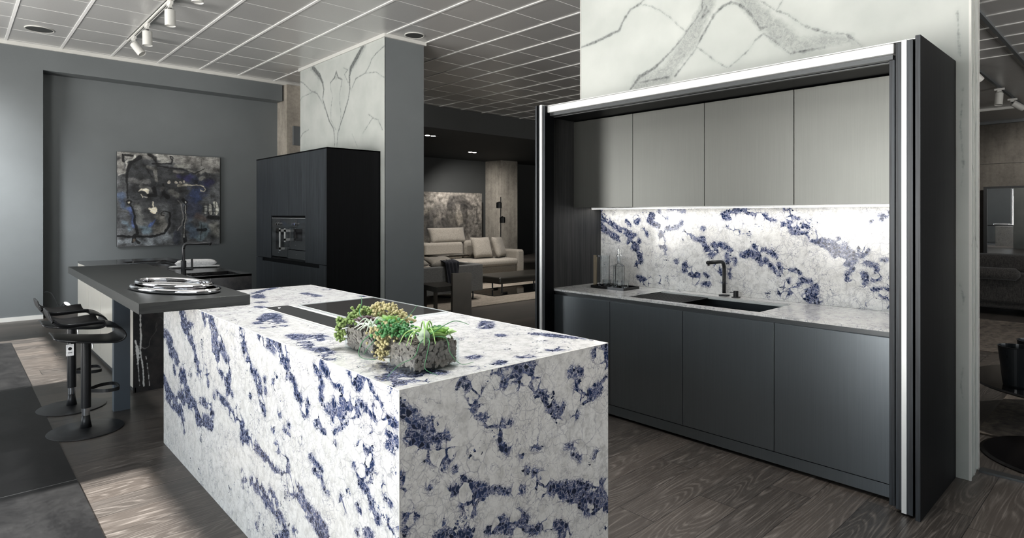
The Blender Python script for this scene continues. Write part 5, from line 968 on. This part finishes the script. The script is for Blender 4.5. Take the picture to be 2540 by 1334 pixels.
# ------------------------------------------------------------------ ARTWORKS
def canvas(name, label, x0, x1, z0, z1, yf, txt, nx, nz, amp, base, tilt=0, cat='painting'):
    t = thing(name, label, cat, ((x0+x1)/2, yf, z0))
    items = []
    for it in txt.split(';'):
        hd, ps = it.split('|'); h = hd.split(','); items.append((np.array(srgb(*map(int, h[:3]))), float(h[3]), [tuple(map(float, p.split(','))) for p in ps.split()]))
    def colr(u, v, co):
        rs = np.random.RandomState(3)
        U, W = co[:,0].copy(), co[:,2].copy()
        wx = np.array([mnoise.noise(Vector((a*7, b*7, 0))) for a, b in zip(U, W)]); wz = np.array([mnoise.noise(Vector((a*7, b*7, 5))) for a, b in zip(U, W)])
        for k, am in ((18, .010), (40, .005)):
            wx = wx+np.array([mnoise.noise(Vector((a*k, b*k, 2))) for a, b in zip(U, W)])*am/.018; wz = wz+np.array([mnoise.noise(Vector((a*k, b*k, 9))) for a, b in zip(U, W)])*am/.018
        U += wx*.018; W += wz*.018
        tex = np.array([mnoise.fractal(Vector((a*9, b*9, 3)), 1.0, 2.0, 5) for a, b in zip(U, W)])
        c = np.tile(np.array(srgb(*base)), (len(U), 1))
        for colr_, soft, stx in items:
            f = field(U, W, [stx], 1.0, -9, 9)+(-9)   # signed distance in metres
            s_ = max(soft*.8, .006); al = np.clip(.5+(f+(tex*soft*.5 if soft > .02 else 0))/s_, 0, 1)[:, None]; al = al*al*(3-2*al)*(.72 if soft > .03 else .95)
            c = c*(1-al)+(colr_[None]*.75+.25*colr_.mean())*al
        c = 1.35*c*(1+.9*tex[:, None]).clip(.25, 2.2)
        return np.concatenate([c, np.ones((len(U), 1))], 1)
    o = grid('canvas', lambda u, v: (x0+u*(x1-x0), 0*u+yf, z0+v*(z1-z0)), nx, nz, art_mat(name+'_paint', amp), {}, t, colors=colr)
    obj('stretcher', box(x0, x1, yf+.001, yf+.035, z0, z1), M['black'], t)
    return t
canvas('abstract_painting', 'square abstract painting in black, grey and blue on the niche wall', 1.851, 3.315, .946, 2.383, 10.74, ART1, 260, 250, .8, (84,86,88))
canvas('horse_painting', 'large brown drawing of a dark horse head leaning behind the sofa', 10.2, 13.0, .0, 2.15, 15.45, ART2, 180, 140, .7, (110,105,97))

# ------------------------------------------------------------------ CEILING FITTINGS
def downlight(x, y, r, label):
    t = thing('ceiling_speaker', label, 'ceiling speaker', (x, y, ZC), 'round ceiling grilles')
    obj('rim', tube(bmesh.new(), [(x+r*math.cos(a), y+r*math.sin(a), ZC-.004) for a in (2*PI*k/48 for k in range(48))], .007, 8, closed=True), M['white'], t, smooth=True)
    obj('grille', lathe(bmesh.new(), [(r,0),(r,.004)], (x, y, ZC-.0065), 48), M['dwall'], t)
downlight(.826, 9.565, .145, 'round grey ceiling grille at top left above the left wall'); downlight(4.403, 6.583, .122, 'round grey ceiling grille beside the grey pillar')
tr = thing('track_rail', 'white lighting track on the ceiling at upper left', 'lighting track', (1.74, 7.0, ZC))
obj('rail', box(1.722, 1.758, 1.0, 9.35, ZC-.034, ZC), M['white'], tr); obj('slot', box(1.736, 1.744, 1.02, 9.33, ZC-.0345, ZC-.034), M['black'], tr)  # near stretch is an extension, made to carry the added island spotlights
def spot(x, y, zt_, label, dv, group, r=.052, L=.17, warm=False):
    t = thing('track_spotlight', label, 'spotlight', (x, y, zt_), group)
    obj('adapter', box(x-.016, x+.016, y-.075, y+.075, zt_-.035, zt_), M['white'], t, bev=.002)
    obj('bracket', bx(box(x-.012, x+.012, y-.03, y+.03, zt_-.06, zt_-.035), x-.02, x+.02, y-.045, y+.045, zt_-.066, zt_-.06), M['white'], t)
    obj('swivel', lathe(bmesh.new(), [(.02,0),(.012,-.03)], (x, y, zt_-.066), 14), M['black'], t)
    d = Vector(dv).normalized(); c = Vector((x, y, zt_-.096)); rot = (-d).to_track_quat('Z','Y').to_matrix()
    c2 = c-Vector((0,0,-.01))
    hd = obj('head', lathe(bmesh.new(), [(r-.006,-L+.008),(r,-L),(r,-.004),(r-.004,0),(0,0)], c2, 28, axis=rot), M['white'], t)
    obj('lamp_face', lathe(bmesh.new(), [(r-.006,0),(r-.006,.003)], c2+d*(L-.009), 24, axis=(-d).to_track_quat('Z','Y').to_matrix()), M['lampw'], hd)
    return t
spot(1.74, 9.02, ZC-.034, 'white tilted track spotlight, lowest of the three in the photo', (.55,-.45,-.9), 'white track spotlights', .05, .17)
spot(1.74, 8.30, ZC-.034, 'white upright track spotlight between the tilted one and the top one', (.02,0,-1), 'white track spotlights')
spot(1.74, 7.28, ZC-.034, 'white upright track spotlight nearest the top edge of the photo', (.02,0,-1), 'white track spotlights')
spot(1.74, 6.30, ZC-.034, 'white track spotlight just above the top edge', (.02,0,-1), 'white track spotlights')

for yy, lab in ((2.0,'added unseen track spotlight over the near end of the marble island'), (3.3,'added unseen track spotlight over the island hob'), (4.6,'added unseen track spotlight over the bar end of the island')):
    spot(1.74, yy, ZC-.034, lab, (-.1,0,-1), 'white track spotlights')  # out-of-view fittings, added to go with the extra island light
# lounge recessed lights
for (x, y, lab) in ((8.20,11.6,'recessed slot light in the lounge ceiling, nearer one'),(11.25,13.8,'recessed slot light in the lounge ceiling, farther one')):
    t = thing('recessed_light', lab, 'ceiling light', (x, y, 3.28), 'recessed lounge lights')
    fr_ = obj('frame', box(x-.18, x+.18, y-.09, y+.09, 3.272, 3.28), M['black'], t)
    for k in (-.08, .08): obj('lamp_face', lathe(bmesh.new(), [(.055,0),(.055,.003)], (x+k, y, 3.269), 20), M['lamp'], fr_)

# ------------------------------------------------------------------ LOUNGE (seen between pillar and kitchen)
def soft(name, x0, x1, y0, y1, z0, z1, m, parent, b=.04):
    return obj(name, box(x0, x1, y0, y1, z0, z1), m, parent, bev=b, seg=4)
st('lounge_rug', box(5.35, 11.2, 7.22, 12.5, .001, .012), M['rug']).name = 'floor_rug'
o = bpy.data.objects['floor_rug']; del o['kind']; o.name = 'lounge_rug'; tag(o, 'taupe woven rug under the lounge sofas', 'rug')
o = obj('lounge_rug', box(4.9, 7.5, -2.5, .83, .001, .010), M['rugR']); tag(o, 'worn grey brown patterned rug in front of the charcoal sofa', 'rug')
o = obj('lounge_rug', box(7.9, 10.3, -2.5, 2.2, .001, .010), M['rugR']); tag(o, 'grey brown rug strip nearer the charcoal sofa', 'rug')
sn = thing('sofa', 'grey sofa seen from behind with a dark throw on its back', 'sofa', (5.9, 8.3, 0))
soft('back_panel', 4.75, 6.62, 7.83, 7.93, .15, .60, M['sofa_g'], sn, .02); soft('side_panel', 6.54, 6.64, 7.93, 8.7, .15, .60, M['sofa_g'], sn, .02)
soft('seat', 4.75, 6.54, 7.93, 8.75, .15, .42, M['sofa_g'], sn, .04)
bm = bmesh.new(); pillow(bm, .5, .28, .14, Matrix.Translation((5.85, 8.02, .66)) @ Matrix.Rotation(.3, 4, 'X')); obj('cushion', bm, M['sofa_l'], sn, smooth=True)
bm = bmesh.new(); pillow(bm, .75, .28, .14, Matrix.Translation((5.2, 8.02, .68)) @ Matrix.Rotation(.3, 4, 'X')); obj('cushion', bm, M['sofa_l'], sn, smooth=True)
for x in (6.42, 5.15): obj('leg', tube(bmesh.new(), [(x,7.86,.15),(x,7.86,.032),(x-.0,7.9,.027),(x-.35,8.6,.027),(x-.35,8.6,.15)], .014, 8), M['blackmetal'], sn)
bm = bmesh.new()
N = 26
rows = []
for i in range(N+1):
    s_ = i/N; L = .55*s_
    row = []
    for j in range(15):
        u = j/14-.5; wd_ = .20*(1-.35*s_)
        fold = .022*math.sin(j*2.3+s_*3)+.012*mnoise.noise(Vector((j*.5, s_*4, 1)))
        if L < .10: p = Vector((5.93+u*wd_*2*.75, 8.0-L*1.3, .685-.03*s_+fold*.4))
        else: p = Vector((5.93+u*wd_*2*.75+.02*s_, 7.81-abs(fold), .665-(L-.10)*.98))
        row.append(bm.verts.new(p))
    rows.append(row)
for A, B in zip(rows, rows[1:]):
    for k in range(14): bm.faces.new((A[k],A[k+1],B[k+1],B[k]))
o = obj('throw_blanket', bm, M['throw'], None, smooth=True); tag(o, 'dark crumpled throw hanging over the grey sofa back', 'throw')
o.modifiers.new('sol', 'SOLIDIFY').thickness = .012

sf = thing('sofa', 'light beige sofa with raised headrest in front of the horse painting', 'sofa', (8.0, 10.2, 0))
soft('base', 6.3, 9.15, 9.55, 10.55, .16, .36, M['sofa_l'], sf, .03)
for a, b2 in ((6.35,7.65),(7.68,9.0)): soft('seat_cushion', a, b2, 9.45, 10.35, .36, .50, M['sofa_l'], sf, .06)
soft('back', 6.3, 9.15, 10.35, 10.6, .36, .86, M['sofa_l'], sf, .07)
for a, b2 in ((6.3,7.0),(7.03,8.05),(8.08,8.75)): soft('back_cushion', a, b2, 10.15, 10.40, .50, .86 if a < 8 else .88, M['sofa_l'], sf, .07)
soft('armrest', 9.0, 9.22, 9.5, 10.55, .16, .68, M['sofa_l'], sf, .06)
for xx, yy in ((6.45,9.7),(9.0,9.7),(6.45,10.45),(9.0,10.45)): obj('leg', box(xx, xx+.05, yy, yy+.05, .012, .16), M['blackmetal'], sf)
bm = bmesh.new(); pillow(bm, .95, .34, .16, Matrix.Translation((7.7, 10.28, 1.0)) @ Matrix.Rotation(1.25, 4, 'X'), pinch=.05); obj('headrest', bm, M['sofa_l'], sf, smooth=True)
for k, (x, y, lab, rz) in enumerate(((8.35, 9.93, 'square beige cushion on the light sofa, the larger in view', .0), (8.80, 9.88, 'beige cushion against the light sofa armrest', .5))):
    bm = bmesh.new(); pillow(bm, .52, .46, .16, Matrix.Translation((x, y, .735)) @ Matrix.Rotation(rz, 4, 'Z') @ Matrix.Rotation(1.25, 4, 'X')); 
    o = obj('cushion', bm, M['sofa_l'], None, smooth=True); tag(o, lab, 'cushion', 'cushions on the beige sofa')
ot = thing('leather_bench', 'low black leather bench on thin frame legs in the lounge', 'bench', (8.2, 8.3, 0))
soft('seat', 7.1, 9.6, 7.95, 8.75, .20, .32, M['leather'], ot, .035)
for (x, y) in ((7.2,8.0),(7.5,8.6),(8.0,8.0),(9.4,8.0)): obj('leg', tube(bmesh.new(), [(x,y,.20),(x,y,.042),(x+.02,y-.01,.037),(x+.15,y+.03,.037)], .014, 8), M['blackmetal'], ot)
o = obj('low_table', box(6.92, 9.7, 7.89, 8.8, .0125, .0225), M['blackgloss']); tag(o, 'flat black low slab on the rug under the leather bench', 'low table')
o = obj('side_table_tray', box(6.05, 6.75, 8.35, 8.75, .70, .735), M['bronze'], bev=.01)
o.name = 'wooden_tray'; tag(o, 'thin brown wooden tray resting across the grey sofa', 'tray')
ch = thing('lounge_chair', 'dark bronze framed chair just behind the island near the pillar', 'chair', (5.1, 6.9, 0))
bm = bmesh.new(); prism(bm, [(5.05,6.62),(5.30,6.52),(5.33,6.60),(5.08,6.70)], 0, .62)
obj('back', bm, M['bronze'], ch); obj('seat', prism(bmesh.new(), [(4.80,6.65),(5.15,6.66),(5.3,7.15),(4.9,7.25)], .38, .45), M['leather'], ch)
for p in ((4.85,6.75),(4.95,7.15)): obj('leg', box(p[0], p[0]+.04, p[1], p[1]+.04, 0, .38), M['bronze'], ch)
st('trim_8', box(13.62, 14.4, 15.2, 15.99, 0, 3.28), M['conc'])
o = obj('wall_switch', box(12.35, 12.5, 15.985, 15.999, 1.42, 1.6), M['white']); tag(o, 'small white wall switch left of the lounge column', 'switch')
lp = thing('floor_lamp', 'slim black floor lamp with two cylinder shades by the column', 'floor lamp', (9.6, 10.45, 0))
X_, Y_ = 9.68, 10.8
obj('base', lathe(bmesh.new(), [(.15,0),(.15,.02)], (X_,Y_,.0), 32), M['black'], lp); obj('pole', tube(bmesh.new(), ((X_,Y_,.02),(X_,Y_,1.86)), .012, 10), M['black'], lp)
for z, dx in ((1.62,-.13),(1.27,-.03)):
    obj('lamp_shade', lathe(bmesh.new(), [(.03,.0),(.065,-.02),(.065,-.15),(.06,-.15),(.06,-.02),(0,-.01)], (X_+dx*1.1,Y_-.1,z+.12), 24), M['black'], lp); obj('arm', tube(bmesh.new(), ((X_,Y_,z+.1),(X_+dx*1.1,Y_-.1,z+.125)), .008, 8), M['black'], lp)

# ------------------------------------------------------------------ RIGHT LOUNGE (past the marble end)
sr = thing('sofa', 'charcoal striped sofa beyond the marble partition at far right', 'sofa', (11.2, .5, 0))
soft('base', 10.9, 12.6, -3.0, 2.3, .10, .20, M['sofa_d'], sr, .03)
for a, b2 in ((1.22,2.35),(-.2,1.19)): soft('back_panel', 10.85, 11.15, a, b2, .18, .62, M['sofa_d'], sr, .05)
for a, b2 in ((1.15,2.3),(-.3,.95)): soft('back_cushion', 10.95, 11.35, a, b2, .60, .86, M['sofa_d'], sr, .08)
soft('seat_cushion', 11.15, 12.5, -2.9, 2.3, .2, .45, M['sofa_d'], sr, .06)
bm = bmesh.new(); tube(bm, [(10.84,1.35,.60),(10.82,1.38,.60),(10.82,2.2,.60),(10.84,2.23,.60)], [.05,.085,.085,.05], 20); o = obj('bolster', bm, M['sofa_d'], sr, smooth=True)
obj('leg', box(10.95, 11.0, 1.9, 2.0, 0, .1), M['steel'], sr); obj('leg', box(10.95, 11.0, -2.5, -2.4, 0, .1), M['steel'], sr)
mr_ = thing('leaning_mirror', 'large black framed mirror behind the charcoal sofa', 'mirror', (18.9, 2.0, 0))
ms = NT('mirror_silver'); ms.set(col=ms.mix(ms.noise(ms.co(), 2, 1), (.9,.9,.9), (.86,.87,.88)), rough=.01, metal=1)
obj('glass', box(18.85, 18.87, -.5, 2.95, .3, 2.08), ms.m, mr_)
bm = bmesh.new(); bx(bm, 18.82, 18.9, 2.95, 3.02, .25, 2.13); bx(bm, 18.82, 18.9, -.57, -.5, .25, 2.13); bx(bm, 18.82, 18.9, -.5, 2.95, 2.08, 2.13); bx(bm, 18.82, 18.9, -.5, 2.95, .25, .3)
obj('frame', bm, M['black'], mr_); mr_.rotation_euler.z = math.radians(1.8)
st('trim_9', bx(box(18.985, 19.0, YF, 3.4, 2.70, 2.705), 18.985, 19.0, 1.55, 1.56, 0, ZC), M['black'])
st('trim_10', box(18.9, 19.0, YF, 4, 3.68, 3.75), M['wall_light']); 
o = st('trim_11', box(16.6, 16.7, YF, 4, 3.70, 3.75), M['white'])
tr = thing('track_rail', 'grey lighting track on the ceiling of the far right lounge', 'lighting track', (13.0, 2.0, ZC))
obj('rail', box(10.5, 18.5, 1.98, 2.02, ZC-.034, ZC), M['wall_light'], tr)
tr = thing('track_rail', 'second lighting track nearer the top right corner', 'lighting track', (9.5, 1.45, ZC))
obj('rail', box(7.0, 15, 1.40, 1.44, ZC-.034, ZC), M['wall_light'], tr)
gs = 'spotlights in the far right lounge'
spot(11.5, 2.0, ZC-.034, 'white track spotlight half hidden by the marble partition end', (.5,-.5,-.7), gs, .06, .2)
spot(13.9, 2.0, ZC-.034, 'white track spotlight hanging nearly straight, middle of the right lounge', (-.15,.05,-1), gs, .06, .22)
spot(15.3, 2.0, ZC-.034, 'white track spotlight tilted right at the right photo edge', (.6,-.9,-.7), gs, .06, .22)
spot(14.6, 2.62, ZC-.034, 'dark tilted spotlight low beside the partition end', (.8,-.7,-.6), gs, .06, .2)
ct = thing('coffee_table', 'round gloss black coffee table holding two black vases', 'coffee table', (5.55, .25, 0))
obj('table_top', lathe(bmesh.new(), [(.0,.268),(.60,.268),(.615,.278),(.60,.286),(0,.286)], (5.5,.35,0), 64), M['blackgloss'], ct, smooth=False)
obj('stem', lathe(bmesh.new(), [(.05,.012),(.05,.27)], (5.75,.1,0), 24), M['blackgloss'], ct)
obj('foot', lathe(bmesh.new(), [(.3,.0105),(.3,.02)], (5.75,.1,0), 40), M['blackgloss'], ct)
o = obj('floor_disc', lathe(bmesh.new(), [(.40,.0),(.42,.006),(.40,.014),(0,.014)], (4.70,.35,0.0005), 64), M['blackgloss']); tag(o, 'black gloss round plate lying on the floor near the threshold', 'floor plate')
for (x, y, lab) in ((5.20,.66,'tall tapered black vase on the coffee table, front one'), (5.52,.60,'tapered black vase behind, cut by the photo edge')):
    o = obj('vase', lathe(bmesh.new(), [(0,0),(.068,0),(.072,.01),(.098,.255),(.1,.262),(.094,.262),(.066,.02),(0,.015)], (x, y, .2865), 40), simple('satin_black_vase', (.012,.015,.018), .25), None, smooth=False); tag(o, lab, 'vase', 'black vases')

# ------------------------------------------------------------------ LIGHT
w = bpy.data.worlds.new('world'); bpy.context.scene.world = w; w.use_nodes = True
bg = w.node_tree.nodes['Background']; bg.inputs[1].default_value = WORLD
tcn = w.node_tree.nodes.new('ShaderNodeTexCoord'); spn = w.node_tree.nodes.new('ShaderNodeSeparateXYZ'); rpn = w.node_tree.nodes.new('ShaderNodeValToRGB')
w.node_tree.links.new(tcn.outputs['Generated'], spn.inputs[0]); mpn = w.node_tree.nodes.new('ShaderNodeMapRange'); mpn.inputs[1].default_value = -1
w.node_tree.links.new(spn.outputs[2], mpn.inputs[0]); w.node_tree.links.new(mpn.outputs[0], rpn.inputs[0]); w.node_tree.links.new(rpn.outputs[0], bg.inputs[0])
cr = rpn.color_ramp; cr.elements[0].position = .0; cr.elements[0].color = (*[c*GROUND for c in (1,.97,.93)], 1); cr.elements[1].position = 1; cr.elements[1].color = (.75,.88,1,1)
e_ = cr.elements.new(.47); e_.color = (*[c*GROUND for c in (1,.97,.93)], 1); e_ = cr.elements.new(.53); e_.color = (.9,.96,1,1)
sun = bpy.data.lights.new('sun', 'SUN'); sun.energy = SUN; sun.angle = math.radians(.9); sun.color = (1, .97, .93)
so = bpy.data.objects.new('sun', sun); C.objects.link(so)
sdir = Vector((.80+2.8, .0, -WH)).normalized(); so.rotation_euler = sdir.to_track_quat('-Z', 'Y').to_euler(); so.location = (-6, 3, 6)
def portal(name, loc, rot, sx, sy):
    l = bpy.data.lights.new(name, 'AREA'); l.shape = 'RECTANGLE'; l.size = sx; l.size_y = sy; l.cycles.is_portal = True
    o = bpy.data.objects.new(name, l); C.objects.link(o); o.location = loc; o.rotation_euler = rot; return o
for i, (a, b2) in enumerate(WIN): portal('window_portal', (XL-.2, (a+b2)/2, WH/2), (PI/2, 0, -PI/2), b2-a, WH)
for a, b2 in FW: portal('window_portal', ((a+b2)/2, YF-.2, 1.5), (PI/2, 0, 0), b2-a, 2.4)
def area(name, loc, tgt, sx, sy, e, col=(1,1,1), spread=PI):
    l = bpy.data.lights.new(name, 'AREA'); l.shape = 'RECTANGLE'; l.size = sx; l.size_y = sy; l.energy = e; l.color = col; l.spread = spread
    o = bpy.data.objects.new(name, l); C.objects.link(o); o.location = loc; o.rotation_euler = (Vector(tgt)-Vector(loc)).to_track_quat('-Z', 'Y').to_euler(); return o
area('led_light', (3.92, 2.07, 1.468), (3.95, 2.07, 0), .03, 2.2, 2.2, (1,.985,.97)).rotation_euler = (0, 0, 0)
def spotl(loc, tgt, e, ang=50, col=(1,.96,.91), r=.05):
    l = bpy.data.lights.new('spot_beam', 'SPOT'); l.energy = e; l.spot_size = math.radians(ang); l.spot_blend = .8; l.color = col; l.shadow_soft_size = r
    o = bpy.data.objects.new('spot_beam', l); C.objects.link(o); o.location = loc; o.rotation_euler = (Vector(tgt)-Vector(loc)).to_track_quat('-Z', 'Y').to_euler()
spotl((7.5, 9.2, 3.1), (7.6, 9.9, .5), 190, 80); spotl((8.2, 8.2, 3.1), (8.0, 8.4, 0), 240, 100); spotl((11.2, 13.6, 3.2), (12.6, 15.4, 1), 420, 100); spotl((6.3, 7.2, 3.2), (6.2, 7.6, 0), 130, 100)
spotl((8.7, .5, 3.4), (9.2, .6, 0), 90, 90); spotl((6.0, .2, 3.4), (6.2, .2, 0), 160, 80); spotl((2.6, .9, 3.65), (2.6, .8, 0), 170, 62, (1,.95,.9), .15); spotl((16.5, 1.5, 3.5), (19, 1.5, 1.6), 250, 100)  # softest beam is added overhead to lighten the floor right of the island
for yy in (2.0, 3.3, 4.6): spotl((1.70, yy, 3.42), (1.45, yy-.1, .9), TOPE, 75, (1,1,1), .12)  # added beams from out of view, to brighten the island top
for zz in (1.9, .9): spotl((-.9, 8.3, 3.5), (-.1, 10.49, zz), 480, 60, (1,1,1), .3)  # wall-washer pair added to brighten the left wall, no fitting modelled
spotl((1.74, 8.3, 3.45), (1.74, 8.3, 0), 40, 60); spotl((1.74, 7.28, 3.45), (1.74, 7.28, 0), 40, 60)

sc = bpy.context.scene
sc.view_settings.view_transform = 'Standard'; sc.view_settings.look = 'None'; sc.view_settings.exposure = EXPO; sc.view_settings.gamma = .94
sc.cycles.max_bounces = 9; sc.cycles.diffuse_bounces = 4; sc.cycles.glossy_bounces = 4; sc.cycles.transmission_bounces = 9; sc.cycles.transparent_max_bounces = 8
sc.cycles.caustics_reflective = False; sc.cycles.caustics_refractive = False; sc.cycles.use_denoising = True; sc.cycles.sample_clamp_indirect = 6; sc.cycles.blur_glossy = .5; sc.cycles.use_adaptive_sampling = True; sc.cycles.adaptive_threshold = .05; sc.cycles.time_limit = 900
